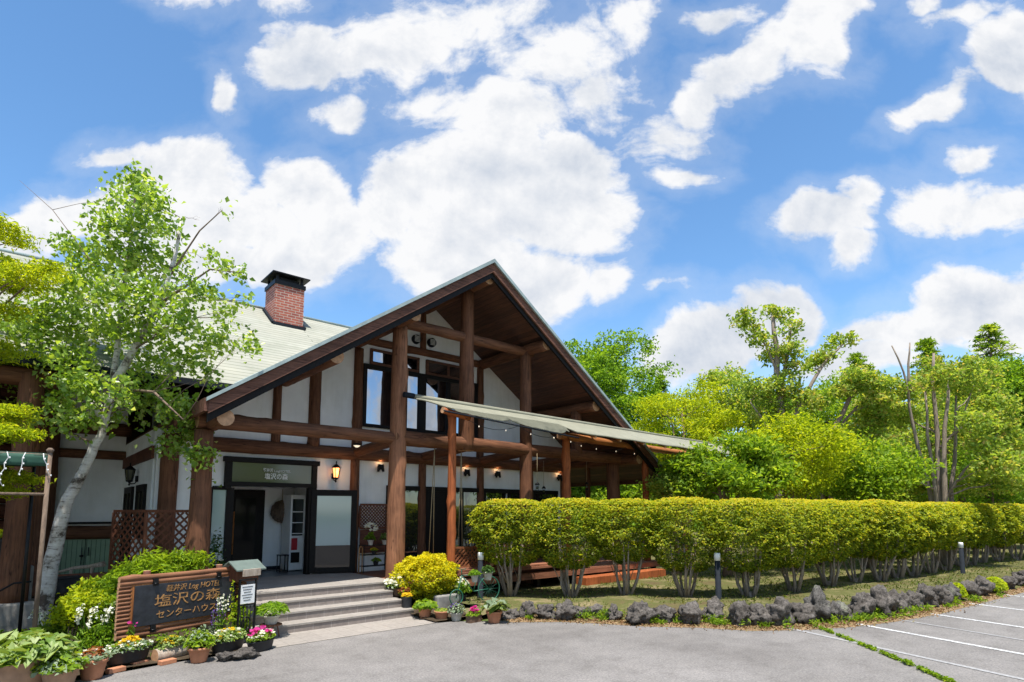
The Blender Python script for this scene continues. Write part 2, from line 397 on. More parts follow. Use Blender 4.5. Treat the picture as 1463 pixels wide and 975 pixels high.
M['lawn'] = m_soil('mossy_lawn_soil', [(.25, (.075, .055, .032)), (.40, (.13, .105, .05)), (.5, (.10, .11, .035)), (.6, (.20, .165, .085)), (.8, (.30, .245, .15))], 1.3)
M['verge'] = m_soil('dry_leaf_litter', [(.3, (.16, .10, .055)), (.5, (.28, .19, .11)), (.7, (.36, .27, .17))], 5)
M['ground'] = m_soil('green_ground', [(.3, (.05, .06, .02)), (.6, (.09, .12, .03)), (.8, (.16, .15, .07))], .5)
M['soil'] = m_soil('dark_garden_soil', [(.3, (.04, .028, .018)), (.7, (.10, .075, .05))], 4)
def m_tile(name, c1, c2, mort, w, h):
    m, nt, b = newmat(name)
    tc = nt.nodes.new('ShaderNodeTexCoord')
    br = nt.nodes.new('ShaderNodeTexBrick'); br.offset = 0; br.inputs['Scale'].default_value = 1.0
    br.inputs['Brick Width'].default_value = w; br.inputs['Row Height'].default_value = h; br.inputs['Mortar Size'].default_value = .004
    br.inputs['Color1'].default_value = (*c1, 1); br.inputs['Color2'].default_value = (*c2, 1); br.inputs['Mortar'].default_value = (*mort, 1)
    nt.links.new(tc.outputs['UV'], br.inputs['Vector'])
    n = noise_node(nt, 14, 8, .75); r = ramp(nt, n.outputs[0], [(.3, (.78, .78, .78)), (.7, (1.15, 1.15, 1.15))])
    c = mix(nt, 1, br.outputs['Color'], r.outputs[0], 'MULTIPLY')
    nt.links.new(c, b.inputs['Base Color']); b.inputs['Roughness'].default_value = .75; bump(nt, b, n.outputs[0], .003, .5); return m
M['tread'] = m_tile('pale_stone_tread', (.28, .25, .22), (.32, .29, .255), (.21, .19, .165), .3, .33)
M['riser'] = m_tile('grey_brown_riser_tile', (.20, .165, .145), (.235, .195, .17), (.33, .30, .27), .32, .5)
M['paving'] = m_tile('pale_paving_tile', (.28, .25, .22), (.32, .285, .25), (.19, .17, .145), .3, .3)
def m_glass(name, tint, refl, rough=.02, dark=(.012, .013, .014), bm=0.0):
    m, nt, b = newmat(name)
    nt.nodes.remove(b); out = nt.nodes['Material Output']
    d = nt.nodes.new('ShaderNodeBsdfDiffuse'); d.inputs[0].default_value = (*dark, 1)
    g = nt.nodes.new('ShaderNodeBsdfGlossy'); g.inputs[0].default_value = (*tint, 1); g.inputs['Roughness'].default_value = rough
    if bm:
        n = noise_node(nt, 1.3, 2, .5)
        bp = nt.nodes.new('ShaderNodeBump'); bp.inputs['Distance'].default_value = bm; bp.inputs['Strength'].default_value = .5
        nt.links.new(n.outputs[0], bp.inputs['Height']); nt.links.new(bp.outputs[0], g.inputs['Normal'])
    fr = nt.nodes.new('ShaderNodeFresnel'); fr.inputs[0].default_value = 1.5
    ma = nt.nodes.new('ShaderNodeMath'); ma.operation = 'ADD'; ma.use_clamp = True; ma.inputs[1].default_value = refl
    nt.links.new(fr.outputs[0], ma.inputs[0])
    mx = nt.nodes.new('ShaderNodeMixShader'); nt.links.new(ma.outputs[0], mx.inputs[0]); nt.links.new(d.outputs[0], mx.inputs[1]); nt.links.new(g.outputs[0], mx.inputs[2])
    nt.links.new(mx.outputs[0], out.inputs[0]); return m
M['glass'] = m_glass('mirror_window_glass', (.8, .88, 1), .42, bm=.004)
M['glass_dim'] = m_glass('dark_window_glass', (.85, .95, .9), .10, bm=.004)
M['glass_frost'] = m_glass('pale_film_glass', (.9, .95, 1), .06, .08, (.31, .41, .41))
M['glass_sign'] = m_glass('olive_sign_glass', (.9, .9, .9), .03, .1, (.10, .10, .055))

def m_leaf(name, cols, trans=.38, rough=.5, hue_noise=True):
    m, nt, b = newmat(name); out = nt.nodes['Material Output']
    a = nt.nodes.new('ShaderNodeAttribute'); a.attribute_name = 'v'
    st = [(i / (len(cols) - 1), c) for i, c in enumerate(cols)]
    r = ramp(nt, a.outputs['Fac'], st)
    nt.links.new(r.outputs[0], b.inputs['Base Color']); b.inputs['Roughness'].default_value = rough; b.inputs['Specular IOR Level'].default_value = .5 if 'birch' in name else .14
    t = nt.nodes.new('ShaderNodeBsdfTranslucent')
    tcol = mix(nt, 1.0, r.outputs[0], (1.75, 1.6, .6), 'MULTIPLY'); nt.links.new(tcol, t.inputs[0])
    mx = nt.nodes.new('ShaderNodeMixShader'); mx.inputs[0].default_value = trans
    nt.links.new(b.outputs[0], mx.inputs[1]); nt.links.new(t.outputs[0], mx.inputs[2]); nt.links.new(mx.outputs[0], out.inputs[0])
    return m
M['l_birch'] = m_leaf('birch_leaves', [(.07, .14, .016), (.14, .25, .028), (.23, .36, .045), (.34, .46, .09), (.50, .56, .24)], .48, .33)
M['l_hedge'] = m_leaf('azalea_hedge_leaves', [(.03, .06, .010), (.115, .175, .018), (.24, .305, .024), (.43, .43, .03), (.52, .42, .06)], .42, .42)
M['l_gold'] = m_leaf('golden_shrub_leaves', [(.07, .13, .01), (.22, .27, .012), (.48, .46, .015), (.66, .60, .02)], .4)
M['l_green'] = m_leaf('broadleaf_leaves', [(.06, .13, .014), (.13, .25, .022), (.21, .35, .034), (.31, .44, .05)], .52)
M['l_bright'] = m_leaf('fresh_green_leaves', [(.08, .16, .014), (.16, .28, .022), (.26, .38, .032), (.38, .46, .06)], .5)
M['l_maple'] = m_leaf('yellow_green_maple_leaves', [(.15, .22, .012), (.28, .37, .015), (.40, .47, .02), (.50, .50, .03)], .5)
M['l_mix'] = m_leaf('mixed_magnolia_leaves', [(.09, .17, .028), (.19, .30, .045), (.29, .40, .07), (.40, .44, .10), (.46, .36, .13)], .5)
M['l_dark'] = m_leaf('dark_evergreen_needles', [(.03, .075, .02), (.06, .125, .03), (.10, .18, .05)], .3)
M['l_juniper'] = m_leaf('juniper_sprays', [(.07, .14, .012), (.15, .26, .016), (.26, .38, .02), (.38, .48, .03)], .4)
M['l_hosta'] = m_leaf('hosta_leaves', [(.10, .18, .04), (.16, .26, .05), (.30, .38, .14), (.45, .5, .28)], .3, .4)
M['l_silver'] = m_leaf('silver_green_leaves', [(.12, .17, .10), (.2, .26, .16), (.36, .42, .30)], .25)
M['l_red'] = m_leaf('rust_red_leaves', [(.12, .03, .015), (.28, .08, .03), (.3, .16, .05)], .3)
M['grass'] = m_leaf('grass_blades', [(.06, .09, .02), (.12, .17, .03), (.2, .24, .05), (.3, .26, .12)], .3)
def m_petal(name, c): return m_leaf(name, [tuple(x * .85 for x in c), c], .3, .6)
M['p_white'] = m_petal('white_petals', (.78, .78, .70)); M['p_yellow'] = m_petal('yellow_petals', (.72, .50, .02))
M['p_pink'] = m_petal('pink_petals', (.60, .05, .28)); M['p_purple'] = m_petal('purple_petals', (.14, .08, .30))
M['terra'] = simple('terracotta', (.42, .18, .095), .8, .25, 5)
M['terra_pale'] = simple('pale_terracotta', (.36, .22, .14), .8, .3, 5)
M['potwhite'] = simple('weathered_white_pot', (.45, .42, .37), .8, .25, 6)
M['potblack'] = simple('black_planter', (.022, .023, .026), .6, .35, 8)
M['potbrown'] = simple('brown_trough', (.14, .085, .055), .75, .25, 7)
M['stone'] = simple('grey_stone', (.22, .21, .19), .9, .35, 4, bmp=.02)
def m_rock(name, a, b_, c_):
    m, nt, b = newmat(name)
    n = noise_node(nt, 3, 8, .7); n2 = noise_node(nt, 26, 5, .75)
    r = ramp(nt, n.outputs[0], [(.3, a), (.55, b_), (.75, c_)]); r2 = ramp(nt, n2.outputs[0], [(.35, (.35, .35, .35)), (.55, (1, 1, 1)), (.8, (1.35, 1.35, 1.35))])
    c = mix(nt, 1, r.outputs[0], r2.outputs[0], 'MULTIPLY'); nt.links.new(c, b.inputs['Base Color'])
    b.inputs['Roughness'].default_value = .95; b.inputs['Specular IOR Level'].default_value = .15
    bump(nt, b, n2.outputs[0], .04, .9); return m
M['lava'] = m_rock('dark_lava_rock', (.08, .070, .062), (.155, .138, .122), (.25, .225, .20))
M['lava_moss'] = m_rock('mossy_lava_rock', (.09, .085, .075), (.14, .13, .12), (.30, .31, .22))
def m_bark(name, a, b_, sc=(3, 3, .6)):
    m, nt, b = newmat(name)
    n = noise_node(nt, 9, 7, .7, sc=sc)
    r = ramp(nt, n.outputs[0], [(.3, a), (.65, b_)]); nt.links.new(r.outputs[0], b.inputs['Base Color'])
    b.inputs['Roughness'].default_value = .9; bump(nt, b, n.outputs[0], .02, .7); return m
M['bark'] = m_bark('brown_bark', (.085, .055, .038), (.23, .16, .11))
M['bark_grey'] = m_bark('grey_bark', (.14, .105, .08), (.33, .265, .205))
M['drift'] = m_bark('weathered_driftwood', (.25, .19, .14), (.48, .40, .32))
def m_birch():
    m, nt, b = newmat('birch_bark')
    n = noise_node(nt, 2.8, 7, .75, sc=(1.6, 1.6, 9)); n2 = noise_node(nt, 2.6, 7, .7)
    r = ramp(nt, n.outputs[0], [(.30, (.06, .05, .04)), (.385, (.25, .22, .19)), (.43, (.56, .53, .49)), (.7, (.68, .66, .62))])
    r2 = ramp(nt, n2.outputs[0], [(.41, (.12, .09, .07)), (.48, (.8, .77, .73)), (.6, (1.05, 1.05, 1.05))])
    c = mix(nt, 1, r.outputs[0], r2.outputs[0], 'MULTIPLY'); nt.links.new(c, b.inputs['Base Color'])
    b.inputs['Roughness'].default_value = .75; bump(nt, b, n.outputs[0], .01, .6); return m
M['birch'] = m_birch()
M['tarp'] = simple('shaded_canvas_tarp', (.105, .105, .072), .75, .15, 3)  # canvas darkened: shade on the hanging fold is put into its colour
M['tarp_light'] = simple('pale_canvas_roof', (.23, .225, .165), .8, .12, 2)
def m_emit(name, c, s):
    m, nt, b = newmat(name); b.inputs['Emission Color'].default_value = (*c, 1); b.inputs['Emission Strength'].default_value = s; b.inputs['Base Color'].default_value = (*c, 1); return m
M['bulb'] = m_emit('warm_bulb', (1, .84, .64), .6); M['lampglow'] = m_emit('lantern_glow', (1, .38, .12), 1.6)
M['gold'] = simple('gold_lettering', (.34, .175, .06), .6, .55, 26)
M['letter_white'] = simple('white_lettering', (.72, .72, .68), .6, .05, 5)
M['slate'] = simple('black_slate_board', (.022, .024, .030), .5, .4, 12)
M['rope'] = simple('hemp_rope', (.34, .26, .15), .9, .2, 30)
M['copper'] = simple('verdigris_metal_roof', (.12, .155, .135), .55, .15, 7)
M['greendoor'] = simple('pale_green_door_paint', (.24, .34, .22), .65, .1, 4)
M['awning'] = simple('dark_green_canvas', (.02, .07, .045), .8, .2, 5)
M['red'] = simple('red_panel', (.42, .02, .03), .5, .1, 5)
M['bike'] = simple('dark_green_bike_paint', (.02, .11, .07), .4, .2, 10)
M['paper'] = simple('white_paper', (.74, .74, .72), .8, .04, 8)
M['deck'] = wood('deck_board_wood', (.30, .13, .075), (.18, .075, .045), axis=0)
M['lattice'] = wood('lattice_wood', (.30, .12, .055), (.17, .065, .032), axis=2)
M['lattice_dk'] = wood('dark_lattice_wood', (.17, .065, .035), (.09, .035, .02), axis=2)
M['terminal'] = simple('floor_dark_tile', (.10, .10, .10), .35, .2, 3)
def m_line():
    m, nt, b = newmat('worn_white_line')
    n = noise_node(nt, 25, 8, .75); r = ramp(nt, n.outputs[0], [(.38, (.2, .195, .19)), (.56, (.62, .62, .61))])
    nt.links.new(r.outputs[0], b.inputs['Base Color']); b.inputs['Roughness'].default_value = .8; return m
M['line'] = m_line()
M['line_faint'] = simple('faded_white_line', (.30, .295, .29), .85, .25, 20)

# ---------------------------------------------------------------- foliage tools
def raw_mesh(name, V, loops, counts, mat, parent=None, attr=None, smooth=False):
    me = bpy.data.meshes.new(name); off = parent_off(parent)
    V = V - np.array(tuple(off))
    me.vertices.add(len(V)); me.vertices.foreach_set('co', V.astype(np.float32).ravel())
    me.loops.add(len(loops)); me.loops.foreach_set('vertex_index', loops.astype(np.int32))
    me.polygons.add(len(counts)); st = np.concatenate(([0], np.cumsum(counts)[:-1])).astype(np.int32)
    me.polygons.foreach_set('loop_start', st)
    if isinstance(mat, list):
        for mt in mat: me.materials.append(mt)
    else: me.materials.append(mat)
    if attr is not None:
        a = me.attributes.new('v', 'FLOAT', 'POINT'); a.data.foreach_set('value', attr.astype(np.float32))
    me.update(calc_edges=True); me.validate()
    o = bpy.data.objects.new(name, me); col.objects.link(o)
    if parent is not None: o.parent = parent
    return o
def leaves(name, P, size, rng, mat, parent=None, bias=(0, 0, .7), dirs=None, aspect=.6, fold=.18, var=.3, vmean=None, long=1.0):
    P = np.asarray(P, float); n = len(P)
    nr = rng.normal(size=(n, 3)) * .8 + np.asarray(bias)
    if dirs is not None: nr = nr * .55 + dirs
    nr /= np.linalg.norm(nr, axis=1)[:, None] + 1e-9
    t = rng.normal(size=(n, 3)); t -= nr * (t * nr).sum(1)[:, None]; t /= np.linalg.norm(t, axis=1)[:, None] + 1e-9
    b = np.cross(nr, t)
    s = (size * (1 + var * rng.normal(size=n)).clip(.4, 1.9))[:, None]
    V = np.empty((n, 4, 3))
    V[:, 0] = P - t * s * .5 * long; V[:, 2] = P + t * s * .5 * long - nr * s * .12
    V[:, 1] = P - t * s * .08 + b * s * aspect * .5 + nr * s * fold; V[:, 3] = P - t * s * .08 - b * s * aspect * .5 + nr * s * fold
    i = np.arange(n)[:, None] * 4
    loops = np.hstack([i, i + 1, i + 2, i, i + 2, i + 3]).ravel()
    v = rng.beta(2.2, 2.2, size=n) if vmean is None else np.clip(vmean + rng.normal(size=n) * .16, 0, 1)
    return raw_mesh(name, V.reshape(-1, 3), loops, np.full(2 * n, 3), mat, parent, np.repeat(v, 4))
def unit(rng, n):
    u = rng.normal(size=(n, 3)); return u / np.linalg.norm(u, axis=1)[:, None]
def clump_points(clumps, n, rng, twig=.35, per=14, flat=.5, inner=.45, top=.25):
    """twigs spread over the shell of each ellipsoid, leaves in small flattened sprays round each twig"""
    C = np.array([c[:3] for c in clumps]); S = np.array([c[3:6] for c in clumps])
    w = (S[:, 0] * S[:, 1] + S[:, 0] * S[:, 2]); w = w / w.sum()
    nt = max(1, n // per); idx = rng.choice(len(C), nt, p=w)
    u = unit(rng, nt); u[:, 2] = u[:, 2] * .85 + top; u /= np.linalg.norm(u, axis=1)[:, None]
    rho = inner + (1 - inner) * rng.random(nt) ** .6
    T = C[idx] + u * S[idx] * rho[:, None]
    k = rng.integers(0, nt, n)
    off = rng.normal(size=(n, 3)) * np.array([twig, twig, twig * flat]) * .6
    vm = .5 + .16 * rng.normal(size=nt)
    return T[k] + off, vm[k]
def bezier(p0, p1, p2, n):
    p0, p1, p2 = Vector(p0), Vector(p1), Vector(p2)
    return [p0 * (1 - t) ** 2 + p1 * 2 * t * (1 - t) + p2 * t * t for t in [i / (n - 1) for i in range(n)]]
def wobble(pts, amp, rnd):
    return [pts[0]] + [p + Vector((rnd.uniform(-1, 1), rnd.uniform(-1, 1), rnd.uniform(-1, 1))) * amp for p in pts[1:-1]] + [pts[-1]]
def tree(name, label, base, stems, clumps, nleaf, lsize, lmat, bmat='bark', group=None, seed=1, cat='tree', twig=.35,
         per=14, bias=(0, 0, .7), limbs=True, limbz=-9, flat=.5, inner=.45, aspect=.6, tw=3, long=1.0, top=.25, sub=None, crown='crown', lf=1.0):
    """stems: list of (points, r0, r1)"""
    rng = np.random.default_rng(seed); rnd = random.Random(seed)
    root = thing(name, label, cat, base, 0, group)
    mb = MB(); spine = []
    for pts, r0, r1 in stems:
        pts = [Vector(p) for p in pts]
        if len(pts) == 2: pts = [pts[0].lerp(pts[1], i / 5) for i in range(6)]
        else:
            q = []
            for a, b_ in zip(pts[:-1], pts[1:]): q += [a, a.lerp(b_, .5)]
            pts = q + [pts[-1]]
        pts = wobble(pts, r0 * (.10 if bmat == 'birch' else .35), rnd); n = len(pts)
        rad = [r0 + (r1 - r0) * i / (n - 1) for i in range(n)]; rad[0] *= 1.25
        mb.tube(pts, rad, 10, mi=1 if (bmat == 'birch' and r0 < .05) else 0); spine += [(p, r) for p, r in zip(pts, rad)]
    if limbs:
        for c in clumps:
            cc = Vector(c[:3])
            if cc.z < limbz: continue
            cands = sorted(spine, key=lambda s: (s[0] - cc).length + max(0, s[0].z - cc.z + .25 * (s[0] - cc).length) * 2.5)
            s0, r = cands[0]
            L = (cc - s0).length
            if L < .15: continue
            mid = s0.lerp(cc, .5) + Vector((0, 0, L * .10))
            pts = wobble(bezier(s0, mid, cc, 6), L * .03, rnd)
            r0 = max(.010, min(r * .6, .02 + L * .018)) * lf
            mb.tube(pts, [r0 * (1 - .75 * i / 5) for i in range(6)], 6, mi=1)
            for k in range(tw):
                d = Vector(unit(rng, 1)[0]); e = cc + Vector((d.x * c[3], d.y * c[4], abs(d.z) * c[5])) * .8
                st = pts[3 + (k % 3)] if len(pts) > 5 else cc
                mb.tube(wobble(bezier(st, st.lerp(e, .5) + Vector((0, 0, .08 * L)), e, 4), L * .02, rnd), [r0 * .32, r0 * .25, r0 * .18, r0 * .08], 4, mi=1)
    mb.build('trunk', [M[bmat], M['bark' if bmat == 'birch' else bmat]], root, fix=False)
    P, vm = clump_points(clumps, nleaf, rng, twig, per, flat, inner, top)
    leaves(crown, P, lsize, rng, M[lmat], root, bias=bias, vmean=vm, aspect=aspect, long=long)
    return root
def cloud_clumps(c, r, n, cr, seed, zsq=.7, minz=None):
    """sub-clumps spread over a big ellipsoid"""
    rnd = random.Random(seed); out = []
    for i in range(n):
        while True:
            d = Vector((rnd.gauss(0, 1), rnd.gauss(0, 1), rnd.gauss(0, 1)))
            if d.length > .1: break
        d.normalize(); q = rnd.uniform(.45, .95)
        p = Vector((c[0] + d.x * r[0] * q, c[1] + d.y * r[1] * q, c[2] + d.z * r[2] * q))
        if minz and p.z < minz: p.z = minz + rnd.random() * .3
        s = cr * rnd.uniform(.65, 1.3)
        out.append((p.x, p.y, p.z, s, s, s * zsq))
    return out
# ---------------------------------------------------------------- ground
def sheet(name, poly, z, mat, label=None, uvscale=1.0, thick=0.0, kind='structure', sub=False):
    mb = MB(); n = len(poly)
    vs = [(p[0], p[1], p[2] if len(p) > 2 else z) for p in poly]
    mb.add(vs, [tuple(range(n))]); o = mb.build(name, mat, None, fix=False)
    me = o.data
    if me.polygons[0].normal.z < 0: me.flip_normals()
    uv = me.uv_layers.new(name='uv')
    for l in me.loops: c = me.vertices[l.vertex_index].co; uv.data[l.index].uv = (c.x * uvscale, c.y * uvscale)
    o['kind'] = kind
    return o
def grid_ground(name, x0, x1, y0, y1, nx, ny, fz, mat, inside=None):
    xs = np.linspace(x0, x1, nx); ys = np.linspace(y0, y1, ny); mb = MB(); idx = {}
    for j, y in enumerate(ys):
        for i, x in enumerate(xs): mb.v.append((x, y, fz(x, y)))
    for j in range(ny - 1):
        for i in range(nx - 1):
            a = j * nx + i
            cx, cy = (xs[i] + xs[i + 1]) / 2, (ys[j] + ys[j + 1]) / 2
            if inside is None or inside(cx, cy): mb.f.append((a, a + 1, a + nx + 1, a + nx)); mb.m.append(0); mb.sm.append(True)
    o = mb.build(name, mat, None, fix=False); o['kind'] = 'structure'; return o
sheet('ground', [(-900, -900), (900, -900), (900, 900), (-900, 900)], -.03, M['ground'])
ROCKLINE = [(7.25, 8.45), (8.0, 7.85), (8.4, 7.3), (8.8, 6.6), (9.4, 5.95), (9.85, 5.2), (10.6, 4.65), (11.5, 4.2), (12.7, 3.85), (14.2, 3.55), (16.6, 3.3), (20.7, 2.85), (26, 2.3), (40, 1.0), (60, -1)]
lot = [(-40, -60), (60, -60)] + [(60, -2.2)] + [(x - .12, y - .22) for x, y in reversed(ROCKLINE)] + [(6.9, 8.35), (6.2, 8.85), (5.95, 8.9), (2.5, 8.87), (1.9, 8.95), (.8, 8.75), (0, 9.0), (-3, 9.3), (-40, 9.3)]
sheet('parking_lot', lot, 0.0, M['asphalt'])
# dry verge between asphalt and rocks, lawn behind it (slightly raised)
verge = [(x - .30, y - .36) for x, y in ROCKLINE] + [(x + .5, y + .9) for x, y in reversed(ROCKLINE)]
sheet('verge', verge, .004, M['verge'])
def d_rock(x, y):
    best = 1e9
    for (ax, ay), (bx, by) in zip(ROCKLINE[:-1], ROCKLINE[1:]):
        dx, dy = bx - ax, by - ay; t = max(0, min(1, ((x - ax) * dx + (y - ay) * dy) / (dx * dx + dy * dy)))
        qx, qy = ax + dx * t, ay + dy * t; s = (dx * (y - ay) - dy * (x - ax)); d = math.hypot(x - qx, y - qy)
        if d < abs(best): best = d if s > 0 else -d
    return best
def lawn_z(x, y):
    d = d_rock(x, y); return .02 + .15 * max(0, min(1, d / .8)) + .03 * noise.noise(Vector((x * .6, y * .6, 0)))
grid_ground('lawn', 6.6, 60, 1, 30, 130, 80, lawn_z, M['lawn'], lambda x, y: d_rock(x, y) > .05 and not (x < 7.2 and y > 9.0) and not (x < 14.5 and y > 11.5))
grid_ground('garden_bed', -12, 7.2, 8.9, 18, 90, 50, lambda x, y: .03 + .10 * min(1, max(0, (y - 9.2) / 1.5)) + .03 * noise.noise(Vector((x, y, 3))), M['soil'],
            lambda x, y: (x < 2.75 and not (x > -.2 and y < 8.95)) or (x > 6.0 and y > 8.95))
sheet('entrance_paving', [(2.55, 8.86), (5.97, 8.9), (6.05, 9.75), (2.75, 9.75)], .006, M['paving'])
# parking bay lines
def pline(p, q, w=.10, mat='line', z=.006):
    p = Vector((*p, 0)); q = Vector((*q, 0)); d = (q - p).normalized(); s = Vector((-d.y, d.x, 0)) * w / 2; n = max(2, int((q - p).length / .5))
    mb = MB(); pts = [p.lerp(q, i / n) for i in range(n + 1)]
    mb.add([(v.x + s.x, v.y + s.y, z) for v in pts] + [(v.x - s.x, v.y - s.y, z) for v in pts], [(i, i + 1, n + 2 + i, n + 1 + i) for i in range(n)])
    o = mb.build('parking_line', M[mat], None, fix=False); o['kind'] = 'structure'
for i, (x, y) in enumerate([(11.55, 3.89), (13.8, 3.38), (15.95, 3.12), (18.25, 2.95), (20.6, 2.7), (23, 2.4)]): pline((x, y), (x - 1.4, y - 4.95))
pline((10.25, 4.55), (8.7, -.6), .09, 'line_faint'); pline((12.6, 3.55), (11.1, -1.6), .06, 'line_faint')

# ---------------------------------------------------------------- the lodge
YR, YP, YW = 10.2, 11.1, 13.1
RX, RZ, SL = 8.24, 7.92, .69
lodge = thing('log_house', 'white plaster and brown log lodge with steep gable and brick chimney', 'building', (8, 13, 0))
def logc(name, p0, p1, r0, r1=None, parent=lodge, mat='log', seed=0, seg=18, knots=2, endmat='log_end', bow=.0):
    """a peeled log with its own lengthwise axis, a little uneven, sawn ends showing the grain"""
    rnd = random.Random(seed * 77 + 5); p0, p1 = Vector(p0), Vector(p1); L = (p1 - p0).length; r1 = r1 or r0
    n = max(5, int(L / .16)); mb = MB(); ks = [(rnd.uniform(0, L), rnd.uniform(0, 6.28), rnd.uniform(.014, .034)) for _ in range(int(knots * L / 1.3))]
    for i in range(n + 1):
        z = L * i / n; r = r0 + (r1 - r0) * i / n
        ox = bow * math.sin(math.pi * i / n) + .008 * noise.noise(Vector((z * .7, seed, 0))); oy = .008 * noise.noise(Vector((seed, z * .7, 4)))
        for k in range(seg):
            q = 2 * math.pi * k / seg
            rr = r * (1 + .045 * noise.noise(Vector((math.cos(q) * 1.2, math.sin(q) * 1.2, z * .9 + seed * 3.1))))
            for kz, kq, kh in ks:
                dq = (q - kq + math.pi) % (2 * math.pi) - math.pi
                rr += kh * math.exp(-((z - kz) / .07) ** 2 - (dq * r / .07) ** 2)
            mb.v.append((ox + rr * math.cos(q), oy + rr * math.sin(q), z))
    for i in range(n):
        for k in range(seg):
            k2 = (k + 1) % seg; mb.f.append((i * seg + k, i * seg + k2, (i + 1) * seg + k2, (i + 1) * seg + k)); mb.m.append(0); mb.sm.append(True)
    mb.f.append(tuple(reversed(range(seg)))); mb.m.append(1); mb.sm.append(False)
    mb.f.append(tuple(n * seg + k for k in range(seg))); mb.m.append(1); mb.sm.append(False)
    o = mb.build(name, [M[mat], M[endmat]], None, fix=False)
    o.rotation_mode = 'QUATERNION'; o.rotation_quaternion = (p1 - p0).to_track_quat('Z', 'Y')
    if parent is not None: o.parent = parent; o.location = p0 - parent_off(parent)
    else: o.location = p0
    return o
def slab(name, top, th, mats, parent=lodge, uvf=None):
    """sloping slab: top polygon with uv in metres, vertical thickness th; mats = [top, underside, edge]"""
    mb = MB(); n = len(top)
    mb.v = [tuple(p) for p in top] + [(p[0], p[1], p[2] - th) for p in top]
    mb.f = [tuple(range(n)), tuple(reversed(range(n, 2 * n)))] + [(i, i + n, (i + 1) % n + n, (i + 1) % n) for i in range(n)]
    mb.m = [0, 1] + [2] * n; mb.sm = [False] * (n + 2)
    o = mb.build(name, [M[k] for k in mats], parent)
    off = parent_off(parent); me = o.data; uv = me.uv_layers.new(name='uv')
    for l in me.loops:
        c = me.vertices[l.vertex_index].co + off; uv.data[l.index].uv = uvf(c) if uvf else (c.x, c.y)
    return o
k_ = math.sqrt(1 + SL * SL)
def rz_(x): return RZ - SL * abs(x - RX)
XL, XR = 2.30, 15.25
slab('gable_roof', [(RX, YR, RZ), (RX, 22, RZ), (XL, 22, rz_(XL)), (XL, YR, rz_(XL))], .10, ['shingle', 'soffit', 'fascia'], uvf=lambda c: (c.y, c.x * k_))
slab('gable_roof', [(RX, YR, RZ), (XR, YR, rz_(XR)), (XR, 22, rz_(XR)), (RX, 22, RZ)], .10, ['shingle', 'soffit', 'fascia'], uvf=lambda c: (c.y, c.x * k_))
for s, xe in ((-1, XL), (1, XR)):
    zt = rz_(xe)
    mb = MB(); mb.prism([(RX, RZ - .035), (xe, zt - .035), (xe, zt - .24), (RX, RZ - .27)], 'y', YR - .05, YR - .003); mb.build('barge_board', M['fascia'], lodge)
    mb = MB(); mb.prism([(RX, RZ - .17), (xe, zt - .15), (xe, zt - .38), (RX, RZ - .40)], 'y', YR + .0, YR + .05); mb.build('inner_barge_board', M['dark'], lodge)
    mb = MB(); mb.prism([(RX, RZ + .045), (xe + s * .04, rz_(xe + s * .04) + .045), (xe + s * .04, zt - .045), (RX, RZ - .045)], 'y', YR - .10, YR + .14); mb.build('verge_flashing', M['flash'], lodge)
    mb = MB(); mb.bb(xe - .03 + s * .03, xe + .03 + s * .03, YR - .03, 22, zt - .20, zt + .015); mb.build('eave_board', M['fascia'], lodge)
# main roof over the long wing
YE, ZE, YRG = 12.3, 4.55, 17.1
xv = RX - (YRG - YE) / .9857
slab('main_roof', [(-18, YE, ZE), (xv - .05, YE, ZE), (RX, YRG, RZ), (-18, YRG, RZ)], .12, ['shingle', 'dark', 'flash'], uvf=lambda c: (c.x, c.y * 1.221))
slab('main_roof', [(-18, YRG, RZ), (RX, YRG, RZ), (RX, 23, 4), (-18, 23, 4)], .12, ['shingle', 'soffit', 'flash'], uvf=lambda c: (c.x, c.y * 1.221))
mb = MB(); mb.tube([(-18, YRG, RZ + .01), (RX, YRG, RZ + .01)], .05, 8); mb.build('ridge_cap', M['flash'], lodge)
mb = MB(); mb.bb(-18, xv - .1, YE - .10, YE - .01, ZE - .13, ZE - .01); mb.build('gutter', M['greymetal'], lodge)
mb = MB(); mb.bar((xv - .1, YE + .05, ZE + .03), (RX - .1, YRG, RZ + .03), .16, .04); mb.build('valley_flashing', M['flash'], lodge)
# walls
mb = MB()
mb.prism([(2.1, 2.5), (3.4, 2.5), (3.4, 2.56), (5.25, 2.56), (5.25, 2.5), (13.65, 2.5), (13.65, rz_(13.65) - .1), (RX, RZ - .1), (2.35, rz_(2.35) - .1), (2.1, 3.5)], 'y', YW, YW + .2)
mb.bb(2.1, 3.13, YW, YW + .2, 0, 2.5); mb.bb(5.25, 13.65, YW, YW + .2, 0, 2.5)
mb.bb(13.47, 13.65, YW + .2, 19, 0, 4.0)
mb.build('front_wall', M['plaster'], lodge)
mb = MB(); mb.bb(2.07, 2.27, YW + .2, 17.2, 0, 3.66); mb.build('side_wall', M['plaster'], lodge)
mb = MB(); mb.bb(-18, 2.07, 17.2, 17.4, 0, 7.6); mb.build('wing_wall', M['plaster'], lodge)
mb = MB(); mb.bb(2.9, 13.4, 19, 19.2, 0, 5.2); mb.bb(-18, 14, 22.4, 22.6, 0, 4.2); mb.build('back_wall', M['plaster'], lodge)
